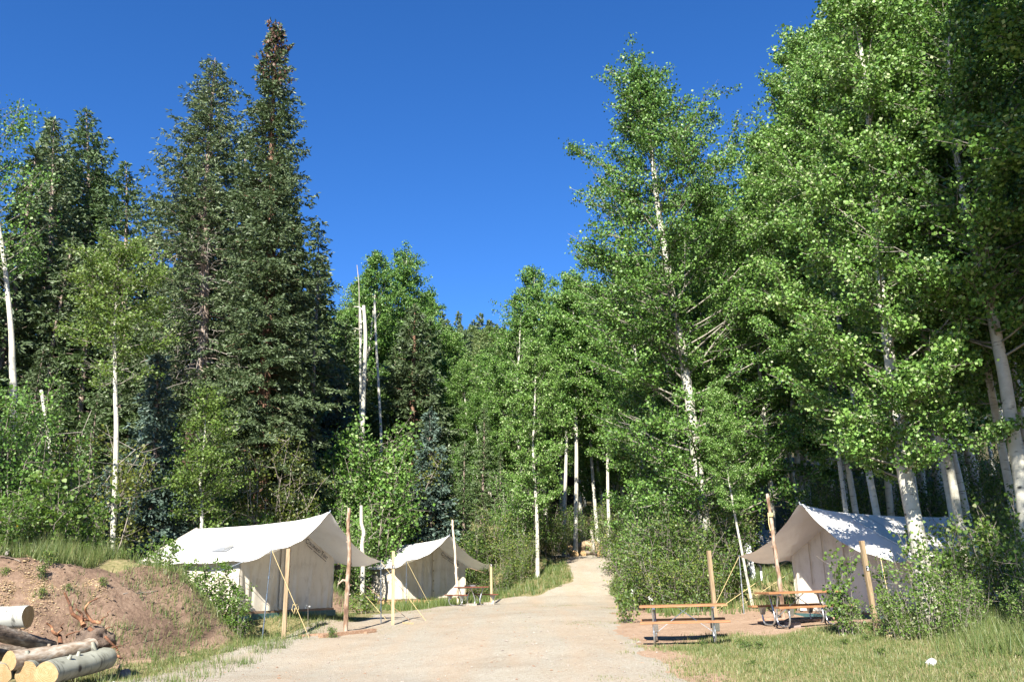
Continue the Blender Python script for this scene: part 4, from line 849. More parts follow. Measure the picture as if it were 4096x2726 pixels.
# root ball
rp = P(372, 2585, 16.9); rz0 = tz(rp.x, rp.y); root = empty('uprooted_stump', (rp.x, rp.y, rz0)); tag(root, 'uprooted stump with torn roots and dark soil at the bank foot', 'stump')
blob('soil_clod', 'clod', P(385, 2548, 16.9) - root.location, (0.46, 0.36, 0.30), 5, 4, 0.5, parent=root)
RT = [([(340, 2500), (322, 2480), (300, 2460), (288, 2440), (270, 2405), (262, 2368)], 0.050), ([(335, 2500), (325, 2460), (312, 2435), (292, 2412)], 0.032), ([(405, 2488), (370, 2482), (350, 2465), (345, 2435), (360, 2405), (388, 2390)], 0.034),
      ([(250, 2575), (235, 2545), (222, 2530), (205, 2510), (188, 2490)], 0.045), ([(232, 2540), (245, 2515), (250, 2490)], 0.02), ([(262, 2548), (285, 2530), (330, 2522)], 0.018), ([(360, 2510), (395, 2535), (430, 2550), (455, 2580), (470, 2600)], 0.040), ([(395, 2535), (420, 2515), (445, 2505)], 0.022), ([(370, 2588), (420, 2600), (462, 2622), (492, 2630)], 0.055), ([(440, 2590), (470, 2582), (500, 2578)], 0.015), ([(350, 2480), (330, 2465)], 0.02), ([(400, 2480), (425, 2462), (440, 2440)], 0.014)]
for pts, r in RT:
    w = spline([tuple(P(px, py, 16.75 - 0.0 * i) - root.location) for i, (px, py) in enumerate(pts)], 14); w[:, 1] += 0.05 * np.sin(np.arange(14) * 0.9 + r * 100)
    m = MB(); m.tube(w, np.linspace(r, r * 0.35, 14), 7); m.build('root', MAT['root'], root)
def rock(name, mat, px, py, d, rad, seed, label, sub=3):
    p = P(px, py, d); return blob(name, mat, (p.x, p.y, tz(p.x, p.y) + rad[2] * 0.45), rad, seed, sub, 0.3, label)
rock('rock', 'greyrock', 520, 2562, 17.0, (0.13, 0.11, 0.14), 3, 'brown-grey rock in the grass beside the uprooted stump')
rock('rock', 'whiterock', 3731, 2668, 14.6, (0.115, 0.085, 0.085), 7, 'white rock lying in the short grass', 2)
rock('rock', 'whiterock', 452, 2692, 16.0, (0.08, 0.06, 0.05), 9, 'small pale rock at the end of the grey-green log')
rock('rock', 'boulder', 3545, 2450, 18.2, (0.13, 0.10, 0.12), 11, 'pale tan rock beneath the shrubs beside the post marked 2')
def G2(px, d): # a point of the ground at a given pixel column and distance
    x = P(px, 2230, d).x; return Vector((x, d, tz(x, d)))
o_ = G2(2345, 53.5); blob('boulder', 'boulder', (o_.x, o_.y, o_.z + 0.35), (0.95, 0.7, 0.75), 21, 4, 0.4, 'large tan boulder at the top of the gravel road')
def far_log(label, px, d, L, r, yaw, seed, mat='flakybark'):
    g_ = G2(px, d); a = g_ + Vector((0, 0, r * 0.85)); b = a + Vector((math.sin(yaw) * L, math.cos(yaw) * L, 0)); b.z = tz(b.x, b.y) + r * 0.85
    return log(label, a, b, r, r * 0.95, mat, seed, group='log rounds at the top of the road')
far_log('sawn log at the foot of the white aspen trunk atop the road', 2300, 51.2, 1.0, 0.20, 0.1, 31)
far_log('sawn log between the white aspen trunk and the tan boulder', 2335, 51.4, 1.2, 0.18, 0.4, 32)
far_log('thick dark sawn log lying end-on at the road edge beyond the boulder', 2406, 49.8, 2.2, 0.20, -0.12, 33, 'darkbark')
g_ = G2(2285, 52.0); log('split pale log leaning on the white aspen trunk', g_ + Vector((0.25, 0, 0)), g_ + Vector((-0.15, 0.3, 0.72)), 0.19, 0.19, 'cut', 34, group='log rounds at the top of the road')
g_ = G2(2375, 52.0); log('broken bleached stub standing beside the tan boulder', g_ - Vector((0, 0, 0.2)), g_ + Vector((-0.05, 0.1, 1.5)), 0.11, 0.07, 'dead', 35, group='log rounds at the top of the road')

# ================================================================ trees
def pathed(px_list, d, dy=None):
    b = P(*px_list[0], d); zg = tz(b.x, b.y); base = Vector((b.x, b.y, zg)); out = [Vector((0, 0, 0))]
    for i, (px, py) in enumerate(px_list[1:]):
        dd = d + (dy[i + 1] if dy else 0); q = P(px, py, dd); out.append(q - base)
    return base, [tuple(p) for p in out]
broad = lambda Rm, lo=0.45, pk=0.35: (lambda c: Rm * (lo + (1 - lo) * min(1, c / pk)) * (1.0 if c < pk else max(0.10, (1 - (c - pk) / (1 - pk)) ** 0.75)))
slim = lambda Rm, lo=0.45, pk=0.35: (lambda c: Rm * (lo + (1 - lo) * min(1, c / pk)) * (1.0 if c < pk else max(0.12, 1 - (c - pk) / (1 - pk)) ** 0.95))
# the large aspen beside the tent with the dappled roof
b_, p_ = pathed([(3712, 2400), (3668, 2150), (3612, 1880), (3560, 1500), (3500, 1000), (3455, 400), (3370, -110)], 19.6)
aspen_tree('aspen_tree', b_, 11, p_, 0.21, 0.31, broad(2.35, 0.8, 0.25), 72, 62000, 0.084, MAT['aspen'], 'large white-barked aspen leaning over the tent with the dappled roof', sig=0.12, clump=16, el=(8, 58), sub=7, bias=(-0.3, 0.2), shoots=45)
# the tall aspen above the shrubs beside the road
b_, p_ = pathed([(2850, 2330), (2800, 1950), (2745, 1500), (2690, 1200), (2625, 800), (2590, 520), (2585, 330)], 31.0)
aspen_tree('aspen_tree', b_, 12, p_, 0.23, 0.09, slim(4.8, 0.8, 0.33), 112, 115000, 0.096, MAT['aspen'], 'tallest broad aspen standing alone above the shrubs at the road', sig=0.14, clump=16, el=(10, 58), sub=7, shoots=130)
# slender aspen on the bank
b_, p_ = pathed([(472, 2150), (462, 1850), (455, 1550), (452, 1300), (455, 1150), (470, 1010)], 27.5)
aspen_tree('aspen_tree', b_, 13, p_, 0.095, 0.40, broad(1.9, 0.6, 0.35), 54, 13000, 0.088, MAT['aspen_light'], 'slender straight aspen with sunny yellow-green leaves on the bank top', sig=0.11, clump=12, el=(5, 58), sub=6, tone_mid=0.55)
# aspen with a curved trunk at the edge of the bank
b_, p_ = pathed([(62, 2100), (55, 1700), (48, 1450), (40, 1280), (0, 960), (-60, 650), (-90, 380)], 26.0)
aspen_tree('aspen_tree', b_, 14, p_, 0.13, 0.55, broad(2.0, 0.6, 0.3), 44, 9000, 0.085, MAT['aspen'], 'curved bare-trunked aspen rising out of the dark thicket on the bank', sig=0.17, clump=20, sub=5)
# young aspen behind the tent
b_, p_ = pathed([(818, 2150), (808, 2050), (800, 1950), (815, 1760), (822, 1570)], 30.5)
aspen_tree('aspen_tree', b_, 15, p_, 0.075, 0.18, broad(1.35, 0.7, 0.3), 46, 9000, 0.088, MAT['aspen_light'], 'young bushy aspen with a crooked white stem behind the stove-patch tent', sig=0.16, clump=18, el=(15, 62), sub=5, tone_mid=0.45)
# shaded grey aspen among the trees beyond the big one
b_, p_ = pathed([(4130, 2330), (4090, 1950), (4040, 1650), (3965, 1250), (3880, 950), (3800, 500), (3780, -60)], 18.6)
aspen_tree('aspen_tree', b_, 16, p_, 0.19, 0.42, broad(3.2, 0.7, 0.3), 64, 46000, 0.092, MAT['aspen'], 'shaded grey-trunked aspen leaning at the edge of the dark wood', sig=0.13, clump=16, el=(10, 60), sub=7, bias=(0.3, 0))
# prototypes that are copied
def straight(H, bend=0.3, lean=0.0): return [(0, 0, 0), (bend * 0.4, 0.05, H * 0.25), (bend, -0.05, H * 0.5), (bend * 0.6 + lean * 0.5, 0.05, H * 0.75), (lean, 0, H)]
PA = [aspen_tree('aspen_tree', (0, -50, 0), 20 + i, straight(15, b, l), 0.13, cb, broad(Rm, 0.55, pk), 56, 32000, 0.108, MAT['aspen'], None, sig=0.13, clump=14, el=(12, 60), sub=7)
      for i, (b, l, cb, Rm, pk) in enumerate([(0.3, 0.1, 0.24, 2.3, 0.35), (-0.35, 0.2, 0.40, 2.0, 0.3), (0.2, -0.4, 0.16, 2.6, 0.4), (-0.2, -0.2, 0.5, 2.1, 0.35)])]
PN = [aspen_tree('aspen_tree', (0, -50, 0), 25 + i, straight(20, b, l), 0.115, cb, broad(2.7, 0.6, pk), 78, 66000, 0.090, MAT['aspen'], None, sig=0.125, clump=16, el=(12, 60), sub=6) for i, (b, l, cb, pk) in enumerate([(0.4, -0.3, 0.26, 0.35), (-0.3, 0.2, 0.34, 0.3)])]
PF = [aspen_tree('aspen_tree', (0, -50, 0), 30 + i, straight(13, b, l), 0.10, 0.28, broad(1.9, 0.6, 0.35), 46, 8000, 0.21, MAT['aspen_far'], None, sig=0.26, clump=14, el=(20, 62), sub=4) for i, (b, l) in enumerate([(0.2, 0.3), (-0.3, 0.1)])]
# tall conifers, each its own
def conifer(label, px, d, pxt, pyt, seed, Rm, r0, z0, mat, **kw):
    x, y = base_xy(px, d, 2100); zg = tz(x, y); t = P(pxt, pyt, d); H = t.z - zg
    return spruce_tree('spruce_tree', (x, y, zg), seed, H, Rm, r0, z0, mat, label=label, lean=(t.x - x, 0), **kw)
conifer('tallest spruce with a crown of reddish cones at its pointed top', 1050, 39, 1108, 105, 41, 3.3, 0.36, 3.0, 'spruce', bark='rbark', cones=1000, p=0.62, dens=1.5, whorl=0.42, nl=0.22, nw=0.065, wild=0.30, reps=3)
conifer('tall dense spruce with a rounded top and a bare grey stretch of trunk', 775, 41, 850, 235, 42, 4.3, 0.36, 4.5, 'spruce', gap=(8, 16, 0.72), top_round=0.55, dens=1.3, whorl=0.42, nl=0.22, nw=0.060, wild=0.22, reps=3)
conifer('dark spruce with a narrow pointed top beside the greener fir', 195, 50, 205, 480, 43, 3.6, 0.34, 3.0, 'spruce', p=0.6, reps=2, dens=1.15, whorl=0.46, nl=0.30, nw=0.10)
conifer('greener fir with a broad rounded crown behind the slender aspen', 345, 54, 345, 435, 44, 4.0, 0.36, 4.0, 'fir', top_round=0.6, reps=2, dens=1.15, whorl=0.46, nl=0.32, nw=0.11, droop=0.15)
conifer('shorter round-topped fir with sky showing through its limbs', 505, 52, 505, 645, 45, 2.9, 0.30, 7.5, 'fir', top_round=0.7, dens=0.95, whorl=0.55, nl=0.30, nw=0.10, droop=0.1, wild=0.4)
conifer('thin half-dead conifer with a long bare trunk beside the tallest spruce', 1268, 46, 1275, 890, 46, 1.7, 0.17, 10.0, 'spruce', dens=0.7, whorl=0.55, wild=0.45)
conifer('dark wide spruce standing among the bleached aspen snags', 1655, 56, 1655, 1215, 47, 3.6, 0.28, 3.5, 'spruce', dens=1.15, whorl=0.46, nl=0.30, nw=0.10, p=0.7, bark='rbark')
conifer('shaded spruce filling the gap between the two tallest spruces', 960, 47, 965, 900, 48, 3.2, 0.26, 2.5, 'spruce', dens=1.1, whorl=0.5, nl=0.30, nw=0.10)
PB = [spruce_tree('blue_spruce', (0, -50, 0), 51, 8.0, 1.75, 0.12, 0.5, 'blue', dens=1.5, whorl=0.27, nl=0.20, nw=0.075, p=0.85, droop=0.2),
      spruce_tree('blue_spruce', (0, -50, 0), 52, 9.0, 1.9, 0.12, 0.5, 'blue', dens=1.4, whorl=0.28, nl=0.21, nw=0.078, p=0.8, droop=0.25)]
PS = [spruce_tree('spruce_tree', (0, -50, 0), 55, 18, 2.7, 0.22, 1.5, 'spruce', dens=1.0, whorl=0.52, nl=0.34, nw=0.12, p=0.75),
      spruce_tree('spruce_tree', (0, -50, 0), 56, 14, 2.0, 0.18, 1.2, 'fir', dens=1.0, whorl=0.5, nl=0.32, nw=0.11, p=0.8, wild=0.4),
      spruce_tree('spruce_tree', (0, -50, 0), 57, 20, 2.8, 0.24, 3.0, 'fir', dens=0.95, whorl=0.56, nl=0.36, nw=0.13, top_round=0.5)]
PSF = spruce_tree('spruce_tree', (0, -50, 0), 58, 14, 2.3, 0.2, 0.8, 'spruce', dens=0.7, whorl=0.9, nl=0.7, nw=0.30, p=0.8)
rnd = random.Random(4)
def tree_at(proto, H0, px, d, pyt, label, group=None, tilt=None, flat=1.0, pyb=2150, rz=None):
    x, y = base_xy(px, d, pyb); zg = tz(x, y); H = (P(px, pyt, d).z - zg) * 0.965; s_ = H / H0
    if tilt is None: tilt = (rnd.uniform(-0.03, 0.03), rnd.uniform(-0.04, 0.03))
    return put(proto, x, y, rnd.uniform(0, 6.28) if rz is None else rz, s_, label, group, tilt, flat / max(0.75, s_) ** 0.35 if s_ > 1 else flat)
tree_at(PB[0], 8, 600, 31.5, 1370, 'blue-green young spruce beside the slender aspen', rz=0)
tree_at(PB[1], 9, 1358, 49, 1440, 'blue-tinged spruce rising from the black shade behind the snags')
tree_at(PB[1], 9, 1722, 45.6, 1605, 'silvery blue spruce in front of the wide dark spruce')
tree_at(PB[0], 8, 700, 37, 1860, 'small dark spruce at the foot of the bare grey trunk')
tree_at(PB[0], 8, 420, 30.5, 1840, 'low bluish spruce behind the slender aspen')
tree_at(PS[1], 14, 1850, 46, 1740, 'small open green fir behind the dark red table')
tree_at(PS[1], 14, 1925, 51, 1610, 'thin dark fir with bare lower stem near the road')
tree_at(PS[1], 14, 1800, 47.5, 1820, 'low bushy fir behind the tent on the pine platform', flat=1.3)
tree_at(PS[1], 14, 1995, 50, 1790, 'small fir between the thin dark fir and the road')
# aspens that can be told apart along the road
tree_at(PA[0], 15, 2150, 43.5, 1330, 'slim aspen with a white trunk at the grassy edge of the road', pyb=2270, tilt=(0, -0.03))
tree_at(PA[1], 15, 2300, 51.5, 1045, 'straight white aspen behind the sawn logs at the top of the road', pyb=2200, tilt=(0, -0.05))
tree_at(PA[3], 15, 2255, 53, 1180, 'aspen with a clean white stem close behind the sawn logs', pyb=2200, tilt=(0, -0.03))
tree_at(PA[3], 15, 2395, 56, 1250, 'thin aspen behind the tan boulder', pyb=2200)
tree_at(PA[1], 15, 2438, 53, 1300, 'pale aspen stem standing past the tan boulder', pyb=2180)
tree_at(PA[2], 15, 2100, 62, 1150, 'leafy aspen above the firs beside the road')
tree_at(PA[0], 15, 2190, 66, 1035, 'high aspen crown against the sky above the road')
tree_at(PA[2], 15, 2330, 64, 1080, 'leafy aspen behind the white trunks at the road top')
tree_at(PA[2], 15, 2050, 72, 1330, 'rounded aspen low on the hillside above the firs')
tree_at(PA[0], 15, 1440, 60, 990, 'aspen crown above the two bleached snags')
tree_at(PA[2], 15, 1590, 63, 975, 'broad aspen crown beside the wide dark spruce')
tree_at(PA[1], 15, 1700, 70, 1140, 'aspen crown just above the wide dark spruce')
tree_at(PA[2], 15, 1370, 63, 1090, 'aspen crown next to the half-dead conifer')
tree_at(PA[2], 15, 2862, 37, 690, 'second tall aspen close behind the broad one at the road', flat=0.85)
tree_at(PA[0], 15, 2960, 40, 800, 'aspen filling the notch between the tall aspen and the leaning one', flat=0.8)
tree_at(PA[1], 15, 3000, 27.5, 1500, 'bent white aspen sapling trunk beside the awning of the dappled tent', pyb=2300, tilt=(0, -0.12), flat=0.8)
tree_at(PA[2], 15, 3090, 33, 760, 'tall aspen behind the awning of the dappled tent', flat=0.9)
tree_at(PN[0], 20, 3400, 27.2, 420, 'tall aspen behind the ridge of the dappled tent', flat=0.9)
tree_at(PN[1], 20, 3450, 28.5, 60, 'leafy aspen directly behind the roof of the dappled tent', flat=0.95)
tree_at(PA[2], 15, 2560, 41, 1050, 'aspen low behind the broad one, next to the road', flat=1.1)
tree_at(PA[2], 15, 2690, 36, 1150, 'aspen deep in the shade of the broad one', flat=1.1)
# the wood behind and beside the dappled tent
wood = [(3540, 24.5, 80), (3680, 26, 0), (3830, 24, -150), (3900, 29, -250), (4080, 22.5, -300), (4150, 28, -300), (4250, 24, -350), (3610, 33, 50), (3700, 36, -100), (3780, 35, -100), (3950, 36, -200), (4120, 36, -250), (3230, 38, 680), (3400, 38, 420), (3570, 30, 200), (4300, 30, -300), (4380, 21.5, -400), (2800, 46, 900), (2650, 50, 1000), (2900, 50, 900), (3050, 48, 700), (3250, 47, 500), (3500, 45, 300), (3700, 46, 200), (3900, 47, 100), (4100, 48, 100), (3850, 21.2, -100), (2750, 60, 1000), (2900, 62, 950), (3050, 58, 850), (3200, 62, 750), (3350, 57, 650), (3500, 60, 600), (3650, 57, 500), (3800, 60, 450), (3950, 57, 400), (4100, 60, 350), (4250, 56, 300), (4400, 50, 200), (3350, 72, 800), (3600, 72, 750), (3850, 72, 650), (4100, 72, 600), (4350, 66, 500), (3300, 88, 950), (3480, 90, 920), (3660, 88, 900), (3840, 90, 850), (4020, 88, 800), (4200, 90, 800), (3120, 86, 1000), (2960, 84, 1050)]
for i, (px, d, pyt) in enumerate(wood):
    near_ = d < 31
    tree_at(PN[i % 2] if near_ else PA[[0, 2, 1, 2, 0, 3, 2][i % 7]], 20 if near_ else 15, px, d, pyt, 'aspen with a pale trunk in the shady wood behind the dappled tent', 'aspens of the shady wood behind the dappled tent', flat=rnd.uniform(1.0, 1.25))
# aspens and conifers that fill the slope behind the tents
cm = [(-150, 46, 520), (-60, 58, 420), (60, 56, 560), (120, 47, 900), (270, 47, 950), (420, 46, 1150), (560, 47, 1080), (640, 50, 720), (700, 58, 700), (760, 52, 760), (880, 54, 500), (1000, 56, 560), (1120, 50, 800), (1180, 46, 1150), (1230, 52, 1000), (1100, 44, 1500), (900, 46, 1400), (1330, 54, 1250), (1290, 50, 1400), (1450, 56, 1450), (1560, 58, 1350), (520, 60, 860), (-260, 44, 500), (230, 62, 640), (660, 44, 1500), (330, 40, 1550), (180, 41, 1500), (60, 38, 1350)]
for i, (px, d, pyt) in enumerate(cm):
    k = i % 3; tree_at(PS[k], (18, 14, 20)[k], px, d, pyt, 'dark conifer in the shaded row behind the tall spruces', 'conifers massed behind the tall spruces', flat=1.1)
am = [(1500, 68, 1180), (1640, 74, 1180), (1780, 72, 1290), (1850, 68, 1420), (1960, 70, 1430), (1760, 62, 1500), (1900, 60, 1560), (2020, 62, 1500), (1950, 80, 1380), (2120, 78, 1250), (2250, 76, 1180), (2380, 72, 1150), (2480, 66, 1100), (1680, 64, 1400), (1820, 82, 1330), (2420, 60, 1330), (2500, 58, 1300), (2540, 52, 1250), (1420, 66, 1150), (1550, 70, 1230)]
for i, (px, d, pyt) in enumerate(am):
    tree_at(PA[[2, 0, 1][i % 3]], 15, px, d, pyt, 'green aspen on the lower slope beyond the tents', 'aspens on the lower slope beyond the tents', flat=rnd.uniform(1.0, 1.3))
n_a = 0
for row, d in enumerate(np.arange(80, 206, 5.5)):
    px = 1150 + rnd.uniform(0, 60); st = 1.25 * 3400 / d * 2.6
    while px < 2700:
        dd = d + rnd.uniform(-2.5, 2.5); x = P(px, 1500, dd).x; h_ = rnd.uniform(9.5, 14)
        if n_a < 270:
            if rnd.random() < 0.14 + (0.45 if d > 150 and 1700 < px < 2150 else 0):
                put(PSF, x, dd, rnd.uniform(0, 6), h_ * 1.15 / 14, 'small dark conifer on the far hillside', 'conifers dotted over the far hillside', sink=0.3)
            else:
                put(PF[n_a % 2], x, dd, rnd.uniform(0, 6), h_ / 13, 'aspen in the stand that covers the far hillside', 'aspens covering the far hillside', flat=1.35, sink=0.3); n_a += 1
        px += st * rnd.uniform(0.7, 1.3)
for px, pyt, lab in ((1832, 1245, 'pointed conifer highest on the far ridge line'), (1880, 1295, 'second pointed conifer on the far ridge line'), (1955, 1330, 'low conifer on the far ridge line')):
    d = 190; x = P(px, 1400, d).x; zg = tz(x, d); put(PSF, x, d, 1.0, max(8, P(px, pyt, d).z - zg) / 14, lab, sink=0.4)
# shade trees standing outside the picture
for i, (x, y, H) in enumerate([(10.6, 7.2, 24), (12.9, 6.3, 24), (10.9, 3.6, 26), (11.0, 11.0, 21), (12.2, 8.9, 23), (13.6, 11.5, 21), (12.1, 14.0, 19), (14.4, 9.0, 21), (15.6, 13.5, 20), (12.8, 4.5, 20), (17.5, 8, 20), (14.6, 16.2, 20), (18, 16, 21), (-18.6, 14.2, 17), (-21, 17, 20), (-22, 13, 20)]):
    put(PN[i % 2], x, y, i * 1.3, H / 20, 'aspen standing beside the clearing outside the photograph', 'aspens around the clearing', flat=1.2)
# bleached snags
def snag(label, pts_px, d, r, mat='abark', branches=()):
    w = [P(px, py, d) for px, py in pts_px]; zg = tz(w[0].x, d); base = Vector((w[0].x, d, zg)); root = empty('snag', base); tag(root, label, 'dead tree')
    pts = spline([(0, 0, -0.3)] + [tuple(p - base) for p in w], 30); m = MB(); m.tube(pts, np.linspace(r * 1.1, r * 0.75, 30), 10); m.build('trunk', MAT[mat], root)
    for bp in branches:
        q = spline([tuple(P(px, py, d) - base) for px, py in bp], 8); m = MB(); m.tube(q, np.linspace(r * 0.45, r * 0.2, 8), 6); m.build('branch', MAT[mat], root)
    return root
snag('thick bleached aspen snag snapped off at the top', [(1448, 2080), (1450, 1750), (1457, 1500), (1462, 1350), (1455, 1222)], 45, 0.125, branches=[[(1452, 1240), (1435, 1228), (1415, 1226)]])
snag('thinner bleached snag with broken limbs beside the thick one', [(1440, 2080), (1443, 1700), (1441, 1450), (1444, 1320), (1440, 1230)], 46, 0.08, branches=[[(1442, 1320), (1420, 1312), (1405, 1318)], [(1442, 1290), (1455, 1280), (1462, 1262)]])
snag('slim leaning white stem beside the bleached snags', [(1525, 1800), (1520, 1650), (1512, 1500), (1505, 1380), (1498, 1200)], 52, 0.09)
snag('dead grey pole rising behind the bleached snags', [(1440, 1500), (1437, 1300), (1436, 1150), (1428, 1060)], 58, 0.035, 'dead')
snag('short crooked white aspen stem behind the log pole of the stove-patch tent', [(1452, 2260), (1448, 2180), (1455, 2130), (1446, 2090), (1445, 2020)], 37, 0.09)
snag('weathered red-barked trunk half hidden behind the young bushy aspen', [(760, 2150), (755, 2050), (745, 1900), (765, 1700)], 38, 0.26, 'rbark')
snag('thin white stem leaning out of the dark thicket', [(212, 2100), (205, 1850), (190, 1720), (165, 1560)], 27, 0.07)

# ================================================================ shrubs
SH = {'sap': shrub('aspen_sapling', 61, 2.0, 1.3, 8, 900, 0.075, 'sapling', shape='leaf', clump=7, sig=0.09),
      'sap2': shrub('aspen_sapling', 62, 2.2, 1.0, 5, 620, 0.075, 'sapling', shape='leaf', clump=7, sig=0.08, lean=0.3),
      'green': shrub('leafy_shrub', 63, 3.2, 2.6, 16, 3600, 0.075, 'shrub', clump=9, sig=0.12),
      'green2': shrub('leafy_shrub', 64, 2.6, 2.4, 15, 3000, 0.07, 'shrub', clump=9, sig=0.12),
      'maple': shrub('maple_shrub', 65, 4.5, 3.2, 10, 3600, 0.085, 'maple', clump=12, sig=0.15, stem=0.03),
      'tall': shrub('leafy_shrub', 66, 5.0, 2.6, 12, 5200, 0.085, 'aspen', clump=12, sig=0.16, stem=0.025),
      'near': shrub('aspen_sapling', 67, 1.9, 1.1, 7, 620, 0.062, 'sapling', shape='leaf', clump=5, sig=0.07, stem=0.010, tone_mid=0.5),
      'near2': shrub('aspen_sapling', 68, 1.6, 1.5, 10, 800, 0.062, 'sapling', shape='leaf', clump=6, sig=0.08, stem=0.010, tone_mid=0.6),
      'near3': shrub('aspen_sapling', 69, 2.1, 1.7, 12, 1100, 0.062, 'sapling', shape='leaf', clump=6, sig=0.09, stem=0.011, tone_mid=0.55),
      'small': shrub('leafy_shrub', 70, 0.8, 0.7, 9, 420, 0.055, 'shrub', shape='leaf', clump=6, sig=0.06, stem=0.006)}
def sh(kind, px, d, H, label, group=None, flat=1.0, py=2300):
    p = SH[kind]; h0 = {'sap': 2.0, 'sap2': 2.2, 'green': 3.2, 'green2': 2.6, 'maple': 4.5, 'tall': 5.0, 'near': 1.9, 'near2': 1.6, 'near3': 2.1, 'small': 0.8}[kind]
    x = P(px, py, d).x; return put(p, x, d, rnd.uniform(0, 6.28), H / h0, label, group, (rnd.uniform(-.05, .05), rnd.uniform(-.05, .05)), flat)
sh('near', 3335, 18.8, 2.05, 'upright young aspen sapling partly hiding the orange-brown table'); sh('near2', 3395, 18.7, 0.9, 'low sapling clump at the end of the orange-brown table')
sh('near2', 3500, 18.2, 0.8, 'low bright bush at the foot of the post marked 2'); sh('near', 3545, 18.9, 1.75, 'thin dark-stemmed sapling before the dappled tent wall')
sh('near3', 3690, 17.6, 1.8, 'big sunlit sapling bush in front of the leaning aspen trunk'); sh('near3', 3790, 17.3, 1.3, 'wide sunlit bush right of the leaning aspen trunk base')
sh('near2', 3615, 17.5, 1.15, 'bright bush reaching over the eave of the dappled tent')
for px, d, h_ in ((3300, 31, 3.4), (3420, 33, 3.6), (3540, 31, 3.4), (3650, 33, 3.8), (3760, 30, 3.4), (3860, 33, 3.8), (3960, 31, 3.6), (4060, 33, 3.8), (4160, 31, 3.6), (4270, 29, 3.4), (3600, 40, 4.5), (3750, 41, 4.6), (3900, 40, 4.6), (4050, 41, 4.6), (4200, 39, 4.4), (3450, 41, 4.4), (3300, 40, 4.2), (3890, 18.2, 1.1), (4050, 17.6, 1.1), (4150, 16.6, 1.2), (3860, 19.6, 1.7), (4000, 20.0, 2.2), (4090, 19.0, 2.8), (3940, 21, 3.0), (4040, 23, 2.6), (4200, 18, 2.2), (3760, 19.4, 2.3), (3880, 24, 2.4), (3700, 24, 2.0), (3980, 27, 2.5), (4100, 27, 2.5)):
    sh('near3' if d < 20.5 else 'tall' if d > 38 else 'green', px, d, h_, 'shaded sapling bush at the edge of the dark wood', 'sapling bushes along the edge of the dark wood')
sh('small', 2503, 24.2, 0.95, 'small solitary sapling at the gravel edge beside the orange table', flat=0.9)
for px, d, h_, kd in ((2500, 37, 1.3, 'green2'), (2560, 33, 2.2, 'green'), (2530, 29.5, 1.1, 'small'), (2620, 30, 3.0, 'green'), (2680, 27.5, 2.2, 'green2'), (2740, 29, 3.4, 'green'), (2790, 26.6, 2.0, 'green2'), (2850, 28.5, 3.1, 'green'), (2910, 30.5, 2.9, 'green'), (2640, 33, 4.6, 'tall'), (2760, 33, 5.2, 'tall'), (2880, 33, 5.0, 'tall'), (2590, 36, 4.2, 'tall'), (2700, 28.2, 2.8, 'green2'), (2960, 34, 3.6, 'green'), (2560, 39, 3.8, 'green'), (2500, 43, 3.0, 'green'), (2480, 48, 3.0, 'green2'), (2830, 36, 6.0, 'tall'), (2700, 37, 6.5, 'tall')):
    sh(kd, px, d, h_, 'leafy shrub in the thicket between the road and the water hydrant', 'shrubs of the thicket beside the road', flat=1.1)
for px, d, h_, kd in ((40, 20.6, 1.3, 'sap'), (120, 21.2, 1.7, 'sap'), (215, 21.8, 2.5, 'sap'), (300, 22.2, 1.6, 'sap'), (30, 23, 2.2, 'sap2'), (150, 24, 2.6, 'sap2'), (560, 24.5, 1.9, 'sap'), (620, 23.8, 1.5, 'sap'), (680, 24.4, 1.3, 'sap'), (520, 25.5, 1.6, 'sap2'), (740, 25.2, 1.2, 'sap'), (400, 23, 1.1, 'sap'), (640, 22.9, 0.9, 'sap'), (800, 23.5, 1.3, 'sap'), (850, 23.3, 1.4, 'sap'), (920, 23.2, 1.2, 'sap'), (760, 24.0, 1.3, 'sap'), (-60, 20, 1.6, 'sap'), (330, 24.5, 2.2, 'sap2')):
    sh(kd, px, d, h_, 'pale-leaved aspen sapling on top of the earth bank', 'aspen saplings on the earth bank', flat=1.15)
sh('sap2', 965, 22.9, 1.5, 'sapling hiding the near corner of the stove-patch tent', py=2350); sh('sap', 890, 23.3, 1.2, 'low sapling bush against the side of the stove-patch tent', py=2350)
for px, d, h_, kd in ((20, 25, 5.4, 'tall'), (105, 26, 5.2, 'tall'), (-50, 24, 5.0, 'tall'), (160, 27.5, 4.6, 'tall')):
    sh(kd, px, d, h_, 'tall dark many-stemmed shrub in shade on the bank', 'dark shrubs in the shade of the bank')
sh('maple', 1120, 36.5, 5.2, 'yellow-green shrub behind the ridge of the stove-patch tent', py=2000); sh('maple', 1560, 45.5, 7.4, 'yellowish tall shrub behind the tent on the pine platform', py=2000)
sh('maple', 350, 27.5, 5.2, 'thin yellow-green shrub behind the slender aspen', py=2000)
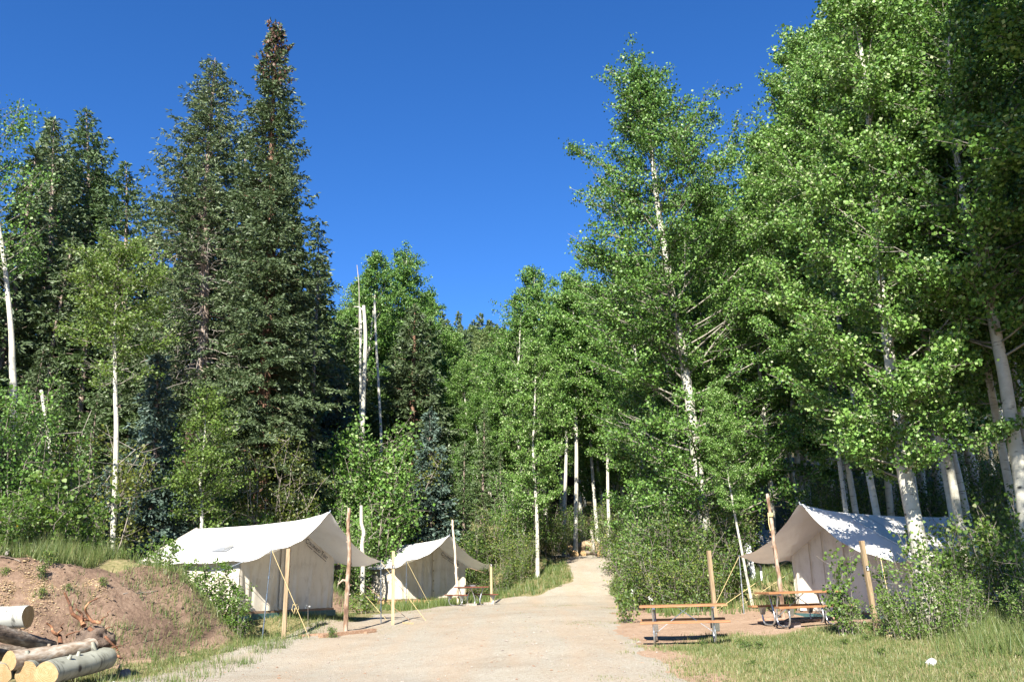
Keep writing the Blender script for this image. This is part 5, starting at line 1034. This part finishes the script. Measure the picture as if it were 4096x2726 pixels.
for px, d, h_, kd in ((930, 34.5, 2.6, 'sap2'), (1010, 34, 2.5, 'sap'), (880, 33, 2.8, 'sap'), (1240, 35.5, 2.6, 'sap'), (1320, 36, 2.7, 'sap'), (1400, 38.5, 4.2, 'tall'), (1460, 42, 9.0, 'tall'), (1435, 43.5, 8.5, 'tall'), (1450, 42.6, 8.0, 'tall'), (1500, 43, 7.5, 'tall'), (1420, 42, 6.5, 'tall'), (1520, 43, 4.0, 'green'), (1610, 46, 5.0, 'tall'), (1380, 41, 3.4, 'green'), (1640, 47.5, 3.4, 'green'), (1900, 45, 3.4, 'green'), (1970, 45.5, 3.4, 'green'), (2030, 46, 4.2, 'tall'), (2090, 44.5, 2.6, 'green2'), (2000, 42.2, 1.8, 'green2'), (2060, 43, 2.4, 'green'), (2190, 49, 3.4, 'green'), (2120, 48, 4.5, 'tall'), (2230, 50.5, 2.6, 'green2'), (1930, 42.5, 1.7, 'green2'), (700, 31, 2.2, 'sap2'), (760, 31.5, 2.2, 'sap'), (1190, 39, 3.6, 'tall'), (1080, 40, 4.0, 'tall'), (980, 38.5, 3.2, 'green'), (840, 36.5, 3.0, 'green'), (2330, 57, 3.0, 'green'), (2420, 57, 3.4, 'green'), (2480, 55, 3.4, 'green'), (2270, 57, 3.0, 'green2'), (1660, 50, 4.5, 'tall'), (1830, 52, 4.5, 'tall')):
    sh(kd, px, d, h_, 'leafy undergrowth shrub at the foot of the wood behind the tents', 'undergrowth behind the tents', flat=1.1)
sh('small', 1455, 32.3, 0.9, 'small dark bush on the earth bank between the two cream tents', flat=1.5, py=2330)
sh('small', 1333, 23.5, 0.38, 'tiny green plant in front of the brown timber by the log pole', flat=1.0, py=2440)
for px, py, s_ in ((195, 2262, 0.4), (160, 2315, 0.35), (85, 2200, 0.5), (158, 2395, 0.3), (410, 2340, 0.25), (268, 2358, 0.2), (20, 2305, 0.25)):
    g_ = G(px, py); put(SH['small'], g_.x, g_.y, rnd.uniform(0, 6), s_ / 0.8, 'small green weed rooted in the bare face of the bank', 'weeds on the bare face of the bank')
for i in range(26):
    x, y = rnd.uniform(3.6, 9.5), rnd.uniform(12.6, 18.5)
    if x / y < 0.62 and gravel_sd(np.array([x]), np.array([y]))[0] < -0.6:
        put(SH['small'], x, y, rnd.uniform(0, 6), rnd.uniform(0.10, 0.24) / 0.8, 'low broad-leaved weed in the short grass beside the white rock', 'weeds in the short grass', flat=1.3)
# dead twigs
def dead_shrub(label, px, d, H, seed):
    x = P(px, 2150, d).x; root = empty('dead_shrub', (x, d, tz(x, d))); rng = np.random.default_rng(seed); tb = Tubes()
    for i in range(6):
        q = np.array([0, 0, -0.1]); dr = unit(np.array([rng.normal(0, 0.5), rng.normal(0, 0.4), 1.0])); pts = [q]
        for k in range(7): dr = unit(dr + rng.normal(0, 0.22, 3)); pts.append(pts[-1] + dr * H / 7)
        pts = np.array(pts); tb.add(pts, np.linspace(0.028, 0.008, 8), 5)
        for k in range(5):
            o = pts[rng.integers(3, 8)]; dd = unit(rng.normal(0, 1, 3) + [0, 0, 0.3]); tb.add(np.array([o, o + dd * H * 0.13, o + dd * H * 0.26 + [0, 0, 0.05]]), np.array([0.012, 0.009, 0.005]), 4)
    link('stems', tb.mesh('stems', MAT['dead']), root); return tag(root, label, 'shrub')
dead_shrub('leafless grey shrub in front of the black shade behind the stove-patch tent', 1290, 37.5, 3.2, 3)
dead_shrub('bare tangle of grey twigs behind the slender aspen', 300, 29, 5.5, 5)
dead_shrub('leafless twigs above the tan boulder', 2350, 54.5, 1.6, 7)

# ================================================================ grass, pebbles, chips, twigs, flowers
def grass_zone(n, xr, yr, dens, h, hs, width, tone, tsd, seed, clump=0.0):
    rng = np.random.default_rng(seed); x = rng.uniform(*xr, n); y = rng.uniform(*yr, n)
    if clump:
        cx = rng.uniform(*xr, n // 14 + 1); cy = rng.uniform(*yr, n // 14 + 1); i = rng.integers(0, len(cx), n); x = cx[i] + rng.normal(0, clump, n); y = cy[i] + rng.normal(0, clump, n)
    ok = rng.uniform(size=n) < dens(x, y); x, y = x[ok], y[ok]; m = len(x)
    H = np.maximum(0.02, h * rng.uniform(1 - hs, 1 + hs, m)) ; a = rng.uniform(0, 6.283, m); ln = rng.uniform(0.05, 0.55, m) * H
    z = terrain(x, y) - 0.01; w = width * rng.uniform(0.7, 1.3, m); px_, py_ = -np.sin(a) * w / 2, np.cos(a) * w / 2
    b = rng.uniform(0, 6.283, m)
    px_, py_ = np.cos(b) * w / 2, np.sin(b) * w / 2
    V = np.stack([np.stack([x - px_, y - py_, z], -1), np.stack([x + px_, y + py_, z], -1), np.stack([x + np.cos(a) * ln, y + np.sin(a) * ln, z + H], -1)], 1)
    patch = 0.16 * vnoise(x * 0.9, y * 0.9, seed + 40)
    return V.reshape(-1, 3), np.clip(rng.normal(tone, tsd, m) + patch, 0, 1)
def zt_(i): return lambda x, y: zones(x, y)[i]
def off_gravel(x, y): return (gravel_sd(x, y) < 0.1)
s_in = lambda x, y: poly_dist(x, y, FOOT_L) * inside(x, y, POLY_L)
def dz_lawn(x, y): return np.clip(zones(x, y)[0] * 1.2 - 0.25 + 1.0 * vnoise(x * 1.1, y * 1.4, 60) + 0.5 * vnoise(x * 4, y * 4, 70), 0.0, 1) * (s_in(x, y) < 0.3)
def dz_left(x, y): return np.clip(zones(x, y)[0] * 1.0 - 0.05 + 1.1 * vnoise(x * 0.9, y * 0.9, 61), 0, 1) * (gravel_sd(x, y) < 0.35)
def dz_face(x, y):
    s_ = s_in(x, y); return np.clip(0.42 + 2.0 * vnoise(x * 0.8, y * 0.8, 62), 0, 1) * (s_ > -0.1) * (s_ < 2.4) * np.where(y < 19.0, smooth(-9.9, -8.6, x + 0.25 * (y - 19)) * 0.7, 1.0)
def dz_top(x, y): s_ = s_in(x, y); return (s_ + 0.5 * vnoise(x * 2, y * 2, 71) > 2.9) * np.clip(0.75 + vnoise(x, y, 63), 0, 1) * np.clip(1.2 - 0.14 * (s_ - 2.5), 0, 1)
def dz_t1(x, y): s_ = s_in(x, y); return (s_ > 0.5) * (y > 20.5) * (y < 26.5) * np.clip(0.25 + 1.7 * vnoise(x * 0.9, y * 0.9, 64), 0, 1)
def dz_verge(x, y): return (gravel_sd(x, y) < 0.05) * np.clip(0.75 + vnoise(x * 0.7, y * 0.7, 65), 0, 1)
def dz_patch(x, y): return (gravel_sd(x, y) > -0.3) * (vnoise(x * 0.55, y * 0.9, 66) + 0.25 * vnoise(x * 3, y * 3, 67) > 0.27 - 0.13 * np.exp(-(gravel_sd(x, y) / 1.6) ** 2)) * np.clip(1.2 - 0.3 * gravel_sd(x, y), 0.05, 1)
def dz_tall(x, y): return smooth(7.2, 9.0, x - 0.2 * (y - 16) + 0.8 * vnoise(x, y, 68)) * np.clip(0.7 + vnoise(x * 1.2, y * 1.2, 69), 0, 1)
GZ = [grass_zone(140000, (2.0, 13.5), (11.5, 20.5), dz_lawn, 0.075, 0.6, 0.013, 0.54, 0.2, 1, 0.07),
      grass_zone(60000, (2.0, 13.5), (11.5, 20.5), dz_lawn, 0.05, 0.5, 0.016, 0.60, 0.2, 2),
      grass_zone(110000, (-9.2, 0.5), (14, 30), dz_left, 0.07, 0.6, 0.016, 0.62, 0.2, 3, 0.08),
      grass_zone(60000, (-14, -5.5), (15.5, 38), dz_face, 0.17, 0.6, 0.014, 0.42, 0.15, 4, 0.09),
      grass_zone(110000, (-17, -7.5), (17, 27), dz_top, 0.36, 0.6, 0.013, 0.42, 0.15, 5, 0.15),
      grass_zone(50000, (-13, -7), (20.0, 26.5), dz_t1, 0.20, 0.7, 0.014, 0.46, 0.17, 6, 0.10),
      grass_zone(30000, (-5.5, 4.5), (34, 47), dz_verge, 0.26, 0.5, 0.03, 0.40, 0.15, 7, 0.12),
      grass_zone(24000, (4.2, 10.5), (25, 50), dz_verge, 0.30, 0.5, 0.03, 0.42, 0.15, 8, 0.12),
      grass_zone(60000, (-9, 7), (12.5, 36), dz_patch, 0.05, 0.5, 0.018, 0.58, 0.18, 9, 0.09),
      grass_zone(46000, (6.8, 14), (14.8, 21.5), dz_tall, 0.30, 0.6, 0.013, 0.45, 0.16, 10, 0.12),
      grass_zone(26000, (8, 30), (21, 46), lambda x, y: np.full(len(x), 0.8), 0.30, 0.5, 0.03, 0.32, 0.14, 11, 0.15),
      grass_zone(16000, (-24, 6), (27, 56), lambda x, y: (s_in(x, y) > 0.3) * 0.9, 0.32, 0.5, 0.03, 0.34, 0.15, 12, 0.2)]
gv = np.vstack([g_[0] for g_ in GZ]); gt = np.concatenate([g_[1] for g_ in GZ])
# no blades through the tent floors or the log pile
cen = gv.reshape(-1, 3, 3)[:, 0]; ok = np.ones(len(cen), bool)
for t in (t1, t2, t3, t4):
    a = t.root.rotation_euler.z; dx = cen[:, 0] - t.root.location.x; dy = cen[:, 1] - t.root.location.y
    u_ = dx * math.cos(a) + dy * math.sin(a); v_ = -dx * math.sin(a) + dy * math.cos(a); ok &= ~((abs(u_) < 2.15) & (v_ > -0.12) & (v_ < 4.5))
gv = gv.reshape(-1, 3, 3)[ok].reshape(-1, 3); gt = gt[ok]
tag(link('grass', np_mesh('grass', gv, np.arange(len(gv)).reshape(-1, 3), MAT['grass'], gt)), 'short dry grass, verge grass and tall bank grass', 'grass', kind='stuff')
def scatter_bits(name, n, xr, yr, dens, size, mat, seed, label, cat, flat=0.6, on=0.35):
    rng = np.random.default_rng(seed); x = rng.uniform(*xr, n); y = rng.uniform(*yr, n); ok = rng.uniform(size=n) < dens(x, y); x, y = x[ok], y[ok]; m = len(x)
    s_ = size * rng.lognormal(0, 0.45, m)[:, None, None]; O = np.array([[1, 0, 0], [-1, 0, 0], [0, 1, 0], [0, -1, 0], [0, 0, 1], [0, 0, -1]], float)[None] * np.array([1, 0.75, flat])
    a = rng.uniform(0, 6.28, m); c, q = np.cos(a)[:, None], np.sin(a)[:, None]; O = np.repeat(O, m, 0) * rng.uniform(0.7, 1.3, (m, 6, 1))
    O = np.stack([O[:, :, 0] * c - O[:, :, 1] * q, O[:, :, 0] * q + O[:, :, 1] * c, O[:, :, 2]], -1) * s_
    zz = terrain(x, y) + np.clip(gravel_sd(x, y) * 0.07, 0, 0.022); O += np.stack([x, y, zz + s_[:, 0, 0] * flat * on], -1)[:, None]
    Fo = np.array([[0, 2, 4], [2, 1, 4], [1, 3, 4], [3, 0, 4], [2, 0, 5], [1, 2, 5], [3, 1, 5], [0, 3, 5]])
    F = (Fo[None] + (np.arange(m) * 6)[:, None, None]).reshape(-1, 3)
    return tag(link(name, np_mesh(name, O.reshape(-1, 3), F, MAT[mat], np.repeat(rng.uniform(0, 1, m), 8))), label, cat, kind='stuff')
scatter_bits('gravel_stones', 4500, (-10, 6), (12.4, 30), lambda x, y: (gravel_sd(x, y) > -0.6) * np.clip(1.5 - y / 26, 0.1, 1), 0.012, 'stone', 3, 'loose pale stones strewn over the gravel', 'gravel')
scatter_bits('bark_crumbs', 2200, (-9, 7), (12.4, 34), lambda x, y: 0.7 + 0 * x, 0.016, 'board', 4, 'brown bark crumbs strewn over the gravel', 'bark litter', 0.35)
scatter_bits('dirt_clods', 1300, (-13, -8), (15.8, 23), lambda x, y: (s_in(x, y) > 0.2) * (s_in(x, y) < 2.7), 0.022, 'clod', 5, 'crumbled clods of earth on the face of the bank', 'earth')
def dz_chip(x, y): 
    g1 = G(120, 2370); g2 = G(60, 2410); g3 = G(370, 2350); g4 = G(170, 2350)
    return np.maximum.reduce([np.exp(-(((x - g_.x) / w) ** 2 + ((y - g_.y) / (w * 0.8)) ** 2)) for g_, w in ((g1, 0.45), (g2, 0.5), (g3, 0.28), (g4, 0.3))])
scatter_bits('wood_chips', 60000, (-13, -9), (15.8, 20), dz_chip, 0.013, 'chip', 6, 'fresh yellow wood chips spilled on the bare face of the bank', 'wood chips', 0.3, 0.8)
def stick(label, pts_px, r, mat='dead', group='dead sticks on the bank'):
    w = [G(*p) for p in pts_px]; base = w[0].copy(); pts = spline([tuple(p - base + Vector((0, 0, r * 0.8 + 0.01))) for p in w], 14); pts[:, 2] += 0.02 * np.abs(np.sin(np.arange(14)))
    m = MB(); m.tube(pts, np.linspace(r, r * 0.5, 14), 6); o = m.build('stick', MAT[mat]); o.location = base; return tag(o, label, 'stick', group)
stick('short pale stick at the top of the bare bank', [(25, 2220), (50, 2200)], 0.035); stick('dark thin stick lying down the bare bank', [(0, 2232), (45, 2245), (80, 2258)], 0.022, 'darkbark')
stick('dark curved branch lying before the corner of the stove-patch tent', [(1000, 2405), (1040, 2430), (1075, 2455), (1105, 2473)], 0.03, 'darkbark'); stick('pale straw stalk lying on the grassy bank face', [(490, 2390), (560, 2378), (630, 2377)], 0.010)
stick('forked grey branch on the cut bank beside the road', [(2500, 2312), (2540, 2295), (2570, 2282)], 0.04)
def flower(label, px, py, d, mat, H, n=7, name='flower'):
    x = P(px, py, d).x; root = empty(name, (x, d, tz(x, d))); rng = np.random.default_rng(int(px)); zt2 = P(px, py, d).z - root.location.z; H = max(0.15, zt2)
    m = MB(); m.tube([(0, 0, -0.05), (0.02, 0, H * 0.5), (0, 0, H)], [0.008, 0.006, 0.004], 5); m.build('stem', MAT['twig'], root)
    C = np.array([0, -0.01, H]) + rng.normal(0, 0.035, (n, 3)); link('petals', leaves_mesh('petals', C, 0.05, MAT[mat], rng, 'kite'), root); return tag(root, label, 'flower')
flower('yellow flower on the grassy bank top', 74, 2096, 20.6, 'petal', 0.5, 9)
flower('white flower before the platform of the stove-patch tent', 1232, 2423, 23.4, 'whitepetal', 0.3, 5)
for c_, d_ in ((2532, 26.5), (2600, 26.0)): flower('cream flower heads on the thicket edge beside the road' if c_ < 2550 else 'cream flower heads at the foot of the thicket near the orange table', c_, 2360 if c_ < 2550 else 2395, d_, 'whitepetal', 0.5, 16, 'flower')
